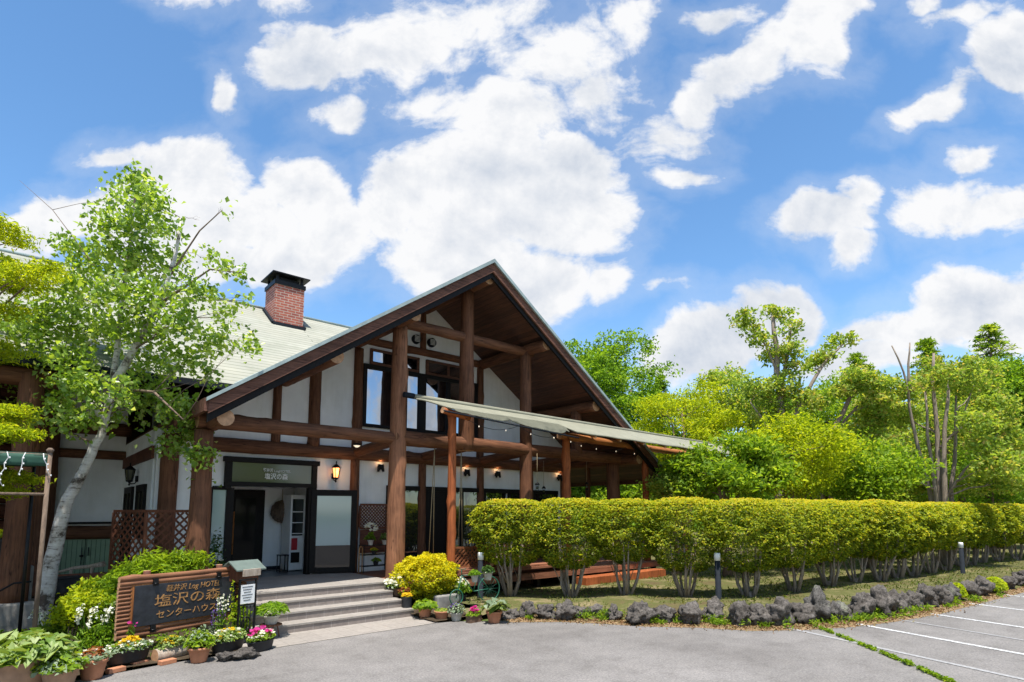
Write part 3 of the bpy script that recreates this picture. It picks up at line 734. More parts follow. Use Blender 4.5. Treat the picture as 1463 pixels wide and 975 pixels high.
# porch recess
mb = MB(); mb.bb(3.13, 5.6, 14.75, 14.85, .5, 2.7); mb.bb(3.2, 3.3, YW + .2, 14.75, .5, 2.7); mb.bb(5.45, 5.55, YW + .2, 14.75, .5, 2.7); mb.bb(3.2, 5.5, YW + .2, 14.8, 2.58, 2.68)
mb.build('porch_wall', M['plaster'], lodge)
mb = MB(); mb.bb(3.13, 5.5, YW + .0, 14.75, .50, .575); mb.build('porch_floor', M['terminal'], lodge)
mb = MB(); mb.bb(4.72, 5.45, 14.72, 14.747, .58, .66); mb.build('skirting', M['greymetal'], lodge)
d = MB(); d.bb(3.30, 4.70, 14.66, 14.74, .58, 2.52); dr = d.build('inner_door', M['dark'], lodge, bevel=.01)
d = MB(); d.bb(4.02, 4.48, 14.64, 14.658, .8, 2.32); d.build('pane', m_glass('dark_porch_glass', (.6, .6, .6), -.03, .05, (.012, .012, .012)), dr)
d = MB(); d.tube([(3.98, 14.58, 1.0), (3.98, 14.58, 2.0)], .018, 8); d.bar((3.98, 14.58, 1.12), (3.98, 14.66, 1.12), .02, .02); d.bar((3.98, 14.58, 1.85), (3.98, 14.66, 1.85), .02, .02); d.build('door_handle', M['beam_light'], dr)
# sidelight, head, transom sign
d = MB(); d.bb(3.13, 3.42, YW - .05, YW + .05, 2.45, 2.53); d.bb(3.40, 3.55, YW - .05, YW + .08, .58, 2.5); d.bb(3.08, 3.14, YW - .05, YW + .05, .58, 2.5); d.bb(3.14, 3.40, YW - .04, YW + .04, .58, .95)
sg = d.build('sidelight_window', M['dark'], lodge, bevel=.006)
d = MB(); d.bb(3.14, 3.40, YW - .01, YW + .02, .95, 2.45); d.build('pane', M['glass_frost'], sg)
d = MB(); d.bb(3.34, 3.48, YW - .09, YW - .002, 2.47, 3.09); d.bb(5.20, 5.32, YW - .09, YW - .002, 2.47, 3.09); d.bb(3.30, 5.36, YW - .13, YW - .002, 3.05, 3.16); d.bb(3.34, 5.32, YW - .10, YW - .002, 2.54, 2.63)
tr = d.build('transom_window', M['dark'], lodge, bevel=.008)
d = MB(); d.bb(3.48, 5.20, YW - .045, YW - .02, 2.63, 3.05); d.build('pane', M['glass_sign'], tr)
d = MB(); d.bb(5.14, 5.24, YW - .07, YW + .1, .58, 2.54); d.build('door_post', M['dark'], lodge, bevel=.006)
# swung open glass door leaf
h = Vector((5.20, 13.02, .60)); e = Vector((6.17, 12.69, .60)); dirv = (e - h).normalized(); nrm = Vector((dirv.y, -dirv.x, 0))
def leafbar(mb, a, b_, z0, z1, t=.05, off=0.0):
    p0 = h + dirv * a + nrm * off; p1 = h + dirv * b_ + nrm * off
    mb.bar(Vector((p0.x, p0.y, (z0 + z1) / 2)), Vector((p1.x, p1.y, (z0 + z1) / 2)), t, z1 - z0)
L_ = (e - h).length
d = MB(); leafbar(d, 0, .13, .6, 2.5); leafbar(d, L_ - .13, L_, .6, 2.5); leafbar(d, .13, L_ - .13, 2.36, 2.5); leafbar(d, .13, L_ - .13, .6, .72)
dr = d.build('glass_door', M['dark'], lodge, bevel=.005)
d = MB(); leafbar(d, .13, L_ - .13, 1.22, 2.36, .02); d.build('pane', M['glass_frost'], dr)
d = MB(); leafbar(d, .13, L_ - .13, .72, 1.22, .02); d.build('lower_pane', m_glass('dark_door_glass', (.6, .6, .6), .03, .06, (.03, .026, .025)), dr)
# purlins (run front to back, sawn ends under the verge)
for i, (x, z, r, y0) in enumerate([(2.60, 3.56, .14, 10.28), (4.52, 4.98, .15, 10.34), (6.24, 6.20, .145, 10.34), (8.24, 7.55, .15, 10.32), (10.19, 6.31, .15, 10.34), (12.12, 4.93, .15, 10.36), (14.1, 3.56, .15, 10.4)]):
    logc('purlin_log', (x, y0, z), (x, 21 if x > 9 else YW + .1, z), r, r, seed=i + 1)
# posts
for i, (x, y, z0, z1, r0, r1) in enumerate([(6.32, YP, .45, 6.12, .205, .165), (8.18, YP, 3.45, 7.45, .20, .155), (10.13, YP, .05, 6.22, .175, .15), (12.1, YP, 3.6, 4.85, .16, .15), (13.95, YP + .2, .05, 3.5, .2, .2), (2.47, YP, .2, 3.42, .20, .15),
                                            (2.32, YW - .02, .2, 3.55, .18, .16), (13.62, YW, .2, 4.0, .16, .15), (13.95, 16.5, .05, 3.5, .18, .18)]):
    logc('log_post', (x, y, z0), (x, y, z1), r0, r1, seed=20 + i, knots=4, mat='log_sunlit' if i == 0 else 'log')
# cross logs
logc('beam_log', (2.35, YP, 3.60), (6.45, YP, 3.60), .145, .125, seed=31, knots=5)
logc('beam_log', (6.2, YP, 3.62), (14.4, YP, 3.60), .17, .16, seed=32, knots=5)
logc('beam_log', (6.15, YP, 6.24), (10.35, YP, 6.25), .125, .12, seed=33, knots=5)
logc('beam_log', (2.9, YW - .03, 3.40), (13.7, YW - .03, 3.40), .155, .15, seed=34)
logc('beam_log', (6.35, YW - .02, 6.31), (10.15, YW - .02, 6.31), .10, .10, seed=35)
logc('beam_log', (4.4, YW - .03, 5.02), (2.4, YW - .03, 3.66), .08, .08, seed=36)
for i, x in enumerate((6.3, 8.2, 10.13, 12.1)): logc('cross_beam_log', (x, YP, 3.56), (x, YW, 3.44), .12, .12, seed=40 + i)
# studs against the wall
for i, (x, z0, z1, r) in enumerate([(4.36, 3.5, 4.86, .095), (5.22, 3.5, 5.42, .135), (6.3, 3.5, 6.05, .12), (10.13, 3.5, 6.2, .11), (8.16, 6.35, 7.5, .085),
                                    (6.28, .55, 3.3, .115), (8.2, .55, 3.3, .11), (10.15, .55, 3.3, .11), (12.1, .55, 3.3, .11)]):
    logc('stud_log', (x, YW - .02, z0), (x, YW - .02, z1), r * 1.05, r * .95, seed=50 + i, knots=4)
# upper windows
d = MB()
for z0, z1 in ((4.10, 4.18), (5.60, 5.70)): d.bb(6.42, 10.02, YW - .08, YW - .002, z0, z1)
for x0, x1 in ((6.42, 6.52), (7.62, 7.68), (8.02, 8.26), (9.78, 10.02)): d.bb(x0, x1, YW - .07, YW - .002, 4.18, 5.60)
d.bb(8.94, 9.06, YW - .06, YW - .002, 4.18, 5.60)
wn = d.build('upper_window', M['dark'], lodge, bevel=.006)
for x0, x1 in ((6.52, 7.62), (7.68, 8.02), (8.26, 8.94), (9.06, 9.78)):
    p = MB(); p.bb(x0, x1, YW - .030, YW - .003, 4.18, 5.60); p.build('pane', M['glass'], wn)
for x0, x1 in ((6.60, 8.04), (8.26, 9.72)):
    d = MB(); d.bb(x0, x1, YW - .06, YW - .002, 6.06, 6.12); d.bb(x0, x1, YW - .06, YW - .002, 5.71, 5.77)
    for q in (x0, (x0 + x1) / 2 - .04, x1 - .07): d.bb(q, q + .07, YW - .055, YW - .002, 5.77, 6.06)
    w2 = d.build('clerestory_window', M['fascia'], lodge)
    p = MB(); p.bb(x0 + .07, x1 - .07, YW - .03, YW - .003, 5.77, 6.06); p.build('pane', M['glass'], w2)
# ground floor windows behind the terrace
d = MB(); d.bb(7.15, 13.3, YW - .08, YW - .002, 2.54, 2.66); d.bb(7.15, 13.3, YW - .08, YW - .002, .56, .68)
for x in (7.15, 7.55, 8.30, 8.95, 9.45, 10.25, 11.0, 11.2, 12.2, 13.2): d.bb(x, x + .09, YW - .07, YW - .002, .68, 2.54)
d.bb(8.35, 9.0, YW - .05, YW - .002, .68, 2.54)
wn = d.build('terrace_window', M['dark'], lodge, bevel=.005)
for x0, x1 in ((7.24, 7.55), (7.64, 8.30), (9.04, 9.45), (9.54, 10.25), (10.34, 11.0), (11.29, 12.2), (12.29, 13.2)):
    p = MB(); p.bb(x0, x1, YW - .03, YW - .003, .68, 2.54); p.build('pane', M['glass_dim'], wn)
# chimney
d = MB(); X0, X1, Y0, Y1, Z0, Z1 = 5.18, 6.0, 16.12, 16.95, 6.7, 8.42
d.v = [(X0, Y0, Z0), (X1, Y0, Z0), (X1, Y1, Z0), (X0, Y1, Z0), (X0, Y0, Z1), (X1, Y0, Z1), (X1, Y1, Z1), (X0, Y1, Z1)]
d.f = [(0, 1, 5, 4), (1, 2, 6, 5), (2, 3, 7, 6), (3, 0, 4, 7), (4, 5, 6, 7)]; d.m = [0] * 5; d.sm = [False] * 5
ch = d.build('chimney', M['brick'], lodge)
off = parent_off(lodge); uv = ch.data.uv_layers.new(name='uv')
for l in ch.data.loops: c = ch.data.vertices[l.vertex_index].co + off; uv.data[l.index].uv = (c.x + c.y, c.z)
d = MB(); d.bb(X0 - .03, X1 + .03, Y0 - .03, Y1 + .03, Z1 - .02, Z1 + .10)
for x in (X0 + .06, X1 - .06):
    for y in (Y0 + .06, Y1 - .06): d.bb(x - .03, x + .03, y - .03, y + .03, Z1 + .1, Z1 + .28)
d.bb(X0 + .12, X1 - .12, Y0 + .12, Y1 - .12, Z1 + .1, Z1 + .24)
d.bb(X0 - .12, X1 + .12, Y0 - .12, Y1 + .12, Z1 + .27, Z1 + .30); cx_, cy_ = (X0 + X1) / 2, (Y0 + Y1) / 2
d.add([(X0 - .12, Y0 - .12, Z1 + .302), (X1 + .12, Y0 - .12, Z1 + .302), (X1 + .12, Y1 + .12, Z1 + .302), (X0 - .12, Y1 + .12, Z1 + .302), (cx_, cy_, Z1 + .38)], [(0, 1, 4), (1, 2, 4), (2, 3, 4), (3, 0, 4)])
d.build('chimney_cap', M['darkmetal'], ch)
d = MB(); zf = lambda y: RZ - .702 * (YRG - y)
for a, b_ in (((X0 - .04, Y0 - .04), (X1 + .04, Y0 - .04)), ((X0 - .04, Y0 - .04), (X0 - .04, Y1)), ((X1 + .04, Y0 - .04), (X1 + .04, Y1))):
    d.bar((a[0], a[1], zf(a[1]) + .03), (b_[0], b_[1], zf(b_[1]) + .03), .07, .09)
d.build('flashing', M['greymetal'], ch)
# left wing timbers
YV = 17.12
d = lambda *a, **k: None
for i, (x0, x1, z, r) in enumerate([(-6, 2.15, 4.02, .16), (-6, 2.15, 3.38, .11), (-6, 2.15, 1.50, .16)]): logc('beam_log', (x0, YV, z), (x1, YV, z), r, r, seed=60 + i)
logc('log_post', (.55, YV - .1, .1), (.55, YV - .1, 6.6), .22, .20, seed=64, knots=4)
logc('log_post', (-.55, YV - .1, .1), (-.55, YV - .1, 6.6), .22, .20, seed=65)
mb = MB()
for i in range(16): mb.tube([(-8, 17.12, .3 + i * .34), (.3, 17.12, .3 + i * .34)], .17, 10)
mb.build('log_wall', M['log_x'], lodge, fix=False)
mb = MB(); mb.bb(.75, 2.06, 17.14, 17.19, .3, 1.34); gd = mb.build('green_door', M['greendoor'], lodge)
mb = MB()
for i in range(14): mb.bb(.78 + i * .092, .786 + i * .092, 17.132, 17.139, .32, 1.32)
mb.bb(1.395, 1.405, 17.125, 17.139, .3, 1.34); mb.build('board_joint', M['dark'], gd)
mb = MB(); mb.bb(1.33, 1.345, 17.09, 17.13, .75, 1.15); mb.bb(1.46, 1.475, 17.09, 17.13, .95, 1.15); mb.bb(1.30, 1.38, 17.09, 17.13, .93, .97); mb.build('door_latch', M['darkmetal'], gd)
mb = MB(); mb.bb(.75, 2.06, 17.06, 17.14, 1.70, 1.75); mb.build('wall_trim', M['dark'], lodge)
# small windows in the side wall (lantern wall)
for y0, y1, zb in ((13.75, 14.75, 1.55), (15.35, 16.45, .9)):
    d = MB(); x = 2.07
    d.bb(x - .06, x - .002, y0, y1, 2.42, 2.56); d.bb(x - .06, x - .002, y0, y0 + .10, zb, 2.42); d.bb(x - .06, x - .002, y1 - .10, y1, zb, 2.42); d.bb(x - .06, x - .002, y0, y1, zb - .1, zb)
    d.bb(x - .05, x - .002, (y0 + y1) / 2 - .05, (y0 + y1) / 2 + .05, zb, 2.42)
    w2 = d.build('side_window', M['dark'], lodge)
    p = MB(); p.bb(x - .02, x - .003, y0 + .1, y1 - .1, zb, 2.42); p.build('pane', M['glass_sign'], w2)
mb = MB(); mb.bb(2.02, 2.069, 13.2, 17.1, 3.05, 3.3); mb.build('wall_plate', M['log_x'], lodge)
# front eave posts of the long wing, catching the sun
for i, (x, y) in enumerate([(.12, 12.45), (-3.4, 12.45)]):
    logc('log_post', (x, y, .55), (x, y, 4.3), .2, .17, seed=70 + i)
    mb = MB(); mb.bb(x - .3, x + .3, y - .3, y + .3, 0, .55); mb.build('post_footing', M['stone'], lodge, bevel=.03)
logc('beam_log', (-6, 12.5, 4.25), (.5, 12.5, 4.25), .16, .16, seed=73)
mb = MB(); mb.bb(.75, 2.0, 14.9, 15.1, .45, .72); mb.build('timber_sill', M['deck'], lodge, bevel=.02)

# ---------------------------------------------------------------- steps and platform
st = MB(); tr_ = MB(); fr_ = MB()
steps = thing('entrance_steps', 'four wide tiled steps with pale treads rising to the entrance platform', 'steps', (4.3, 10.3, 0))
ys = [9.75, 10.07, 10.39, 10.70]
for i, y in enumerate(ys):
    z = .145 * (i + 1); xr = 5.98 - .05 * i; yb = (ys + [YW])[i + 1] if i < 3 else YW
    for (mbx, y0, y1, z0, z1, mt, nm) in ((None, y, y + .02, z - .145, z - .03, 'riser', 'riser'), (None, y - .015, yb + .02, z - .03, z, 'tread', 'tread')):
        q = MB(); q.bb(2.35, xr if i < 3 else 6.1, y0, y1, z0, z1); o = q.build(nm, M[mt], steps)
        off = parent_off(steps); uv = o.data.uv_layers.new(name='uv')
        for pl in o.data.polygons:
            for li in pl.loop_indices:
                c = o.data.vertices[o.data.loops[li].vertex_index].co + off
                uv.data[li].uv = (c.x, c.y) if abs(pl.normal.z) > .5 else (c.x + c.y, c.z + .2)
q = MB(); q.bb(5.9, 6.08, 10.72, 13.0, 0, .54); q.build('side_cheek', M['riser'], steps)

# ---------------------------------------------------------------- canopy over the terrace
can = thing('patio_canopy', 'long olive canvas canopy on orange log posts over the terrace', 'canopy', (12, 10.4, 0))
for i, (x, y, z0, z1, r, mt) in enumerate([(7.3, 10.42, .55, 4.2, .095, 'log_light'), (10.95, 10.42, .55, 3.95, .105, 'log_light'), (14.4, 10.42, .55, 3.9, .105, 'log_light'), (17.3, 11.0, .1, 4.0, .08, 'log'), (14.6, 12.9, .5, 3.9, .09, 'log'), (17.9, 10.45, .1, 3.9, .08, 'log')]):
    if i == 5: continue
    logc('post', (x, y, z0), (x, y, z1), r, r * .92, can, mt, seed=80 + i, knots=8)
logc('front_beam', (10.7, 10.42, 3.98), (17.2, 10.42, 3.88), .10, .09, can, 'beam_light', seed=87)
logc('front_beam', (6.95, 10.30, 4.20), (7.75, 10.42, 4.12), .07, .07, can, 'log_light', seed=88)
CA, CB = Vector((6.40, 10.72, 4.50)), Vector((17.5, 9.62, 4.17))
def cpt(x, t, dz=0.0):        # point on the canopy plane: t = 0 front edge, 1 back edge
    w = (x - CA.x) / (CB.x - CA.x); p = CA.lerp(CB, w); g = min(.5, max(.15, (x - 6.4) / 1.4)) if x < 10.15 else min(1, .5 + (x - 10.15) * 3); return Vector((x, p.y - .90 * g * (1 - t), p.z - .45 * g * (1 - t) + dz))
for i in range(9):
    x = 10.1 + i * .88; a_, b_ = cpt(x, 0, -.075), cpt(x, 1, -.075); a_ += (b_ - a_) * .05
    logc('rafter', a_, b_ + (b_ - a_) * .35, .04, .04, can, 'beam_light', seed=90 + i, seg=8, knots=0)
def tarp():
    nx, ny = 110, 8; q = MB()
    for j in range(ny):
        for i in range(nx):
            x = 6.48 + (17.5 - 6.48) * i / (nx - 1); t = j / (ny - 1)
            q.v.append(cpt(x, t, +.005 * math.sin(x * 6.8) * (1 - t) + .006 * noise.noise(Vector((x * .8, t * 2, 0))) + .03 * math.sin(math.pi * t) * -.3))
    for j in range(ny - 1):
        for i in range(nx - 1): a = j * nx + i; q.f.append((a, a + 1, a + nx + 1, a + nx)); q.m.append(0); q.sm.append(True)
    o = q.build('tarp_roof', M['tarp_light'], can, fix=False); s = o.modifiers.new('s', 'SOLIDIFY'); s.thickness = .03
    PA, PB = atY(634, 587, 9.86), atY(827, 626, 9.40)
    q = MB(); q.tube([PA, PB], .018, 8); q.tube([(6.22, 10.72, 4.51), (6.46, 10.70, 4.50)], .062, 10); q.build('metal_rail', M['greymetal'], can)
    q = MB(); nx, ny = 140, 18
    for j in range(ny):
        for i in range(nx):
            u = i / (nx - 1); t = j / (ny - 1); x = 7.05 + (PB.x - 7.05 - .15) * u; top = cpt(x, 0, -.015); bot = PA.lerp(PB, (x - PA.x) / (PB.x - PA.x))
            sag = .30 + .70 * min(1, abs(math.sin((u * 1.9 + .12) * math.pi)) ** .6 + .25 * u); p = top.lerp(bot + Vector((0, 0, .02)), t * sag)
            f_ = math.sin(math.pi * t); p.y += -.06 * f_ * (.6 + noise.noise(Vector((x * 2.2, t, 3)))) + .05 * noise.noise(Vector((x * 6 + t * 2, t * 2.5, 1))) * (t ** .5); p.z += .012 * noise.noise(Vector((x * 9, t * 4, 5))) * t
            q.v.append(p)
    for j in range(ny - 1):
        for i in range(nx - 1): a = j * nx + i; q.f.append((a, a + 1, a + nx + 1, a + nx)); q.m.append(0); q.sm.append(True)
    o = q.build('hanging_fold', M['tarp'], can, fix=False); s = o.modifiers.new('s', 'SOLIDIFY'); s.thickness = .012
    q = MB(); q.tube([CA, CA.lerp(CB, .12), CB], [.058, .058, .038], 10); q.build('canvas_roll', M['tarp_light'], can)
tarp()

# ---------------------------------------------------------------- terrace deck
deck = thing('wooden_deck', 'reddish board terrace deck behind the clipped hedge', 'deck', (11, 11.6, .3))
q = MB()
for i in range(20):
    y = 10.15 + i * .146; q.bb(6.15, 14.8, y, y + .138, .51, .55)
q.build('deck_board', M['deck'], deck)
q = MB(); q.bb(7.2, 14.8, 10.11, 10.148, .40, .53); q.bb(14.76, 14.80, 10.15, 13, .40, .51); q.build('deck_fascia', M['deck'], deck)
q = MB()
for x in np.arange(7.4, 14.9, 1.2): q.bb(x, x + .12, 10.35, 10.47, -.02, .5); q.bb(x, x + .12, 12.0, 12.12, 0, .5)
q.bb(7.2, 14.7, 11.2, 11.25, 0, .5); q.build('deck_support', M['dark'], deck)
bench = thing('terrace_bench', 'low plank bench with lattice back on the deck beside the orange post', 'bench', (8.8, 10.4, .55))
q = MB(); q.bb(7.25, 11.5, 10.12, 10.58, .70, .75); q.bb(7.25, 11.5, 10.10, 10.14, .64, .70); q.build('seat', M['deck'], bench, bevel=.008)
def lattice(name, p0, p1, z0, z1, step, w, t, mat, parent, frame=.05):
    """crossed diagonal slats clipped to a frame between two ground points"""
    p0 = Vector(p0); p1 = Vector(p1); d_ = p1 - p0; L = d_.length; u = d_ / L; nn = Vector((u.y, -u.x, 0)); H = z1 - z0
    q = MB(); P = lambda a, z, o=0: p0 + u * a + nn * o + Vector((0, 0, z))
    for sgn, o_ in ((1, t * .5), (-1, -t * .5)):
        k = -int(H / step) - 1
        while k * step < L + H:
            a0 = k * step if sgn > 0 else k * step
            # line a = a0 + sgn*z
            z_a, z_b = 0.0, H
            if sgn > 0: za = max(0, -a0); zb = min(H, L - a0)
            else: za = max(0, a0 - L); zb = min(H, a0)
            if zb - za > .03: q.bar(P(a0 + sgn * za, z0 + za, o_), P(a0 + sgn * zb, z0 + zb, o_), t, w, upv=nn.cross(Vector((u.x * sgn, u.y * sgn, 1)).normalized()) if False else (nn.x * 0, nn.y * 0, 1))
            k += 1
    o = q.build('lattice_slat', M[mat], parent, fix=True)
    q = MB(); f = frame
    for a0, a1, z_0, z_1 in ((-f / 2, L + f / 2, z1, z1 + f), (-f / 2, L + f / 2, z0 - f, z0), (-f, 0, z0, z1), (L, L + f, z0, z1)):
        q.bar(P((a0 + a1) / 2 - (a1 - a0) / 2, (z_0 + z_1) / 2), P((a0 + a1) / 2 + (a1 - a0) / 2, (z_0 + z_1) / 2), t * 2.6, z_1 - z_0)
    q.build('lattice_frame', M[mat], parent, bevel=.004)
lattice('lattice', (7.45, 10.62, 0), (9.1, 10.62, 0), .78, 1.16, .115, .035, .012, 'lattice', bench)
logc('log_bolster', (8.35, 10.3, .86), (9.35, 10.3, .86), .095, .09, None, 'beam_light', seed=120, knots=4)
o = bpy.data.objects['log_bolster']; tag(o, 'short peeled round log lying on the terrace bench', 'log')
q = MB(); q.bb(10.9, 14.3, 9.72, 10.08, .12, .36)
o = q.build('wooden_step', M['log_light'], None, bevel=.012); tag(o, 'long orange timber step in front of the deck edge', 'step')
# ---------------------------------------------------------------- lettering
def text(name, body, size, mat, parent, o, ux, uz, width=None, shear=0.0, ext=.004, bold=0.0):
    cu = bpy.data.curves.new('t', 'FONT'); cu.body = body; cu.size = size; cu.extrude = ext; cu.offset = bold; cu.align_x = 'CENTER'; cu.align_y = 'CENTER'; cu.shear = shear
    cu.resolution_u = 3
    to = bpy.data.objects.new('t', cu); col.objects.link(to)
    bpy.context.view_layer.update()
    me = bpy.data.meshes.new_from_object(to.evaluated_get(bpy.context.evaluated_depsgraph_get()))
    bpy.data.objects.remove(to, do_unlink=True)
    co = np.empty(len(me.vertices) * 3); me.vertices.foreach_get('co', co); co = co.reshape(-1, 3)
    if width: co[:, 0] *= width / max(1e-6, (co[:, 0].max() - co[:, 0].min()))
    ux = np.array(ux); uz = np.array(uz); n = np.cross(ux, uz); off = parent_off(parent)
    P = np.array(tuple(Vector(o) - off)) + co[:, :1] * ux + co[:, 1:2] * uz + co[:, 2:3] * n
    me.vertices.foreach_set('co', P.ravel().astype(np.float32)); me.materials.clear(); me.materials.append(mat); me.update()
    ob = bpy.data.objects.new(name, me); col.objects.link(ob); ob.parent = parent; return ob
trw = bpy.data.objects['transom_window']
text('lettering', '軽井沢', .085, M['letter_white'], trw, (4.22, YW - .056, 2.90), (1, 0, 0), (0, 0, 1), .21, bold=.001)
text('lettering', 'LogHOTEL', .07, M['letter_white'], trw, (4.53, YW - .056, 2.89), (1, 0, 0), (0, 0, 1), .36)
text('lettering', '塩沢の森', .145, M['letter_white'], trw, (4.40, YW - .056, 2.76), (1, 0, 0), (0, 0, 1), .50, bold=.002)

# ---------------------------------------------------------------- house fittings (each a thing)
def lantern(label, P, n, glow):
    """n = wall normal; P = point on the wall at lantern centre"""
    P = Vector(P); n = Vector(n); C0 = P + n * .16
    r = thing('wall_lantern', label, 'lantern', P, 0, 'iron wall lanterns')
    q = MB(); q.lathe([(.055, -.16), (.075, -.13), (.06, -.12)], C0, 6); q.lathe([(.105, .10), (.11, .115), (.05, .175), (.012, .20), (.02, .23), (.006, .27)], C0, 6)
    for k in range(6):
        a = k * math.pi / 3; q.bar(C0 + Vector((math.cos(a) * .062, math.sin(a) * .062, -.13)), C0 + Vector((math.cos(a) * .098, math.sin(a) * .098, .11)), .012, .012)
    q.lathe([(.01, -.24), (.025, -.22), (.012, -.19), (.03, -.16)], C0, 8)
    q.build('cage', M['darkmetal'], r)
    q = MB(); q.lathe([(.055, -.125), (.09, .10)], C0, 6, smooth=False); q.build('glass', M['lampglow'] if glow else M['glass_sign'], r)
    q = MB(); q.tube([P + Vector((0, 0, -.10)), P + n * .06 + Vector((0, 0, -.19)), P + n * .12 + Vector((0, 0, -.2)), C0 + Vector((0, 0, -.17))], .012, 6)
    q.lathe([(.045, -.15), (.045, -.02)], P + n * .015, 10); q.build('bracket', M['darkmetal'], r)
    if glow:
        l = bpy.data.lights.new('lantern_light', 'POINT'); l.energy = 2.0; l.color = (1, .55, .25); l.shadow_soft_size = .04
        lo = bpy.data.objects.new('lantern_light', l); col.objects.link(lo); lo.location = C0 + n * .16; lo.parent = None
lantern('lit black iron lantern on the white wall right of the entrance transom', (5.74, YW, 2.92), (0, -1, 0), True)
lantern('unlit iron lantern high on the shaded side wall above the small windows', (2.07, 14.95, 2.80), (-1, 0, 0), False)
for i, (x, lab) in enumerate([(6.93, 'black twin wall spotlight between the glass door and the big front log post'), (9.62, 'black twin wall spotlight just right of the orange canopy post'),
                              (10.75, 'black twin wall spotlight in the middle of the terrace wall'), (13.35, 'black twin wall spotlight at the far right end of the terrace wall')]):
    P = Vector((x, YW, 3.08)); r = thing('wall_spotlight', lab, 'wall lamp', P, 0, 'black spotlights on the terrace wall')
    q = MB(); q.tube([P + Vector((0, -.03, 0)), P + Vector((0, -.10, .0))], .03, 8); q.lathe([(.045, -.045), (.045, .045)], P + Vector((0, -.012, 0)), 10); q.build('bracket', M['darkmetal'], r)
    for s in (-1, 1):
        q = MB(); a = P + Vector((s * .045, -.11, .0)); q.tube([a + Vector((-s * .02, 0, .09)), a, a + Vector((s * .03, -.01, -.09))], [.055, .045, .028], 10); q.build('lamp_head', M['darkmetal'], r)
    q = MB(); q.lathe([(.04, .0), (.04, .006)], P + Vector((0.0, -.11, .10)), 10); q.build('bulb', M['bulb'], r)
    l = bpy.data.lights.new('spot_glow', 'POINT'); l.energy = .45; l.color = (1, .55, .25); l.shadow_soft_size = .03
    lo = bpy.data.objects.new('spot_glow', l); col.objects.link(lo); lo.location = P + Vector((0, -.10, .16))
for x, lab in ((7.93, 'round steel wall vent on the left of the gable centre log'), (8.42, 'round steel wall vent on the right of the gable centre log')):
    r = thing('wall_vent', lab, 'vent', (x, YW, 6.62), 0, 'round vents in the gable')
    q = MB(); q.tube([(x, YW - .002, 6.62), (x, YW - .10, 6.62)], [.13, .12], 20); q.build('hood', M['greymetal'], r)
    q = MB()
    for k in range(5): q.box((x, YW - .104, 6.55 + k * .035), (.16, .006, .014), 0)
    q.build('louvre', M['white'], r)
r = thing('ceiling_lamp', 'small round lit lamp under the upper log beam left of the front post', 'lamp', (5.55, 11.5, 3.40))
q = MB(); q.lathe([(.09, 0), (.09, .03), (.05, .05)], (5.55, 11.5, 3.42), 16); q.build('housing', M['darkmetal'], r)
q = MB(); q.lathe([(.03, -.035), (.075, 0)], (5.55, 11.5, 3.415), 16); q.build('bulb', M['bulb'], r)

# recess furniture
r = thing('vending_cabinet', 'tall white display cabinet with a red panel inside the entrance', 'cabinet', (5.1, 14.2, .58))
q = MB(); q.bb(5.10, 5.44, 14.0, 14.55, .60, 2.40); q.build('body', M['white'], r, bevel=.01)
q = MB(); q.bb(5.14, 5.40, 13.985, 13.998, 1.42, 2.30); q.build('display_window', M['glass_dim'], r)
q = MB()
rr = random.Random(3)
for z in (1.46, 1.72, 1.98): q.bb(5.14, 5.40, 13.975, 13.984, z, z + .02)
q.build('shelf', M['white'], r)
q = MB(); q.bb(5.14, 5.28, 13.98, 13.998, 1.08, 1.36); q.build('red_label', M['red'], r)
q = MB(); q.bb(5.14, 5.34, 13.975, 13.998, .78, 1.02); q.build('tray', M['dark'], r)
r = thing('round_wreath', 'large dark round ball wreath hanging on the white porch wall', 'wreath', (5.10, 14.6, 2.0))
rng = np.random.default_rng(5); u = unit(rng, 3500); P = np.array([5.10, 14.57, 2.0]) + u * np.array([.27, .14, .27]) * (.85 + .15 * rng.random((3500, 1)))
leaves('sprays', P, .06, rng, M['bark'], r, dirs=u)
q = MB(); q.tube([(5.10, 14.57, 2.2), (5.10, 14.62, 2.55)], .008, 5); q.build('cord', M['rope'], r)
r = thing('umbrella_stand', 'small dark stand on the porch floor left of the white cabinet', 'stand', (4.7, 13.9, .58))
q = MB()
for x in (4.84, 5.02):
    for y in (13.85, 14.05): q.bb(x, x + .02, y, y + .02, .58, .98)
q.bb(4.84, 5.04, 13.85, 14.07, .60, .62); q.bb(4.835, 5.045, 13.845, 14.075, .96, .985); q.build('frame', M['darkmetal'], r)

# lattice panel fixed beside the glass door, lattice screen on the left
ls = thing('lattice_screen', 'brown diagonal lattice screen with posts left of the entrance steps', 'screen', (2.2, 11.8, .2))
lattice('lattice', (1.42, 12.55, 0), (1.78, 11.85, 0), .35, 1.98, .15, .035, .012, 'lattice_dk', ls)
lattice('lattice', (1.82, 11.80, 0), (2.58, 11.95, 0), .35, 1.98, .15, .035, .012, 'lattice_dk', ls)
lp = thing('lattice_trellis', 'small brown lattice panel between the glass door and the front log post', 'lattice', (6.8, 12.98, 1.6))
lattice('lattice', (6.42, 12.98, 0), (7.12, 12.98, 0), 1.62, 2.14, .085, .022, .008, 'lattice_dk', lp)
q = MB(); q.bb(6.42, 7.12, 12.985, 13.0, 1.0, 1.56); q.build('lower_board', M['log_x'], lp)

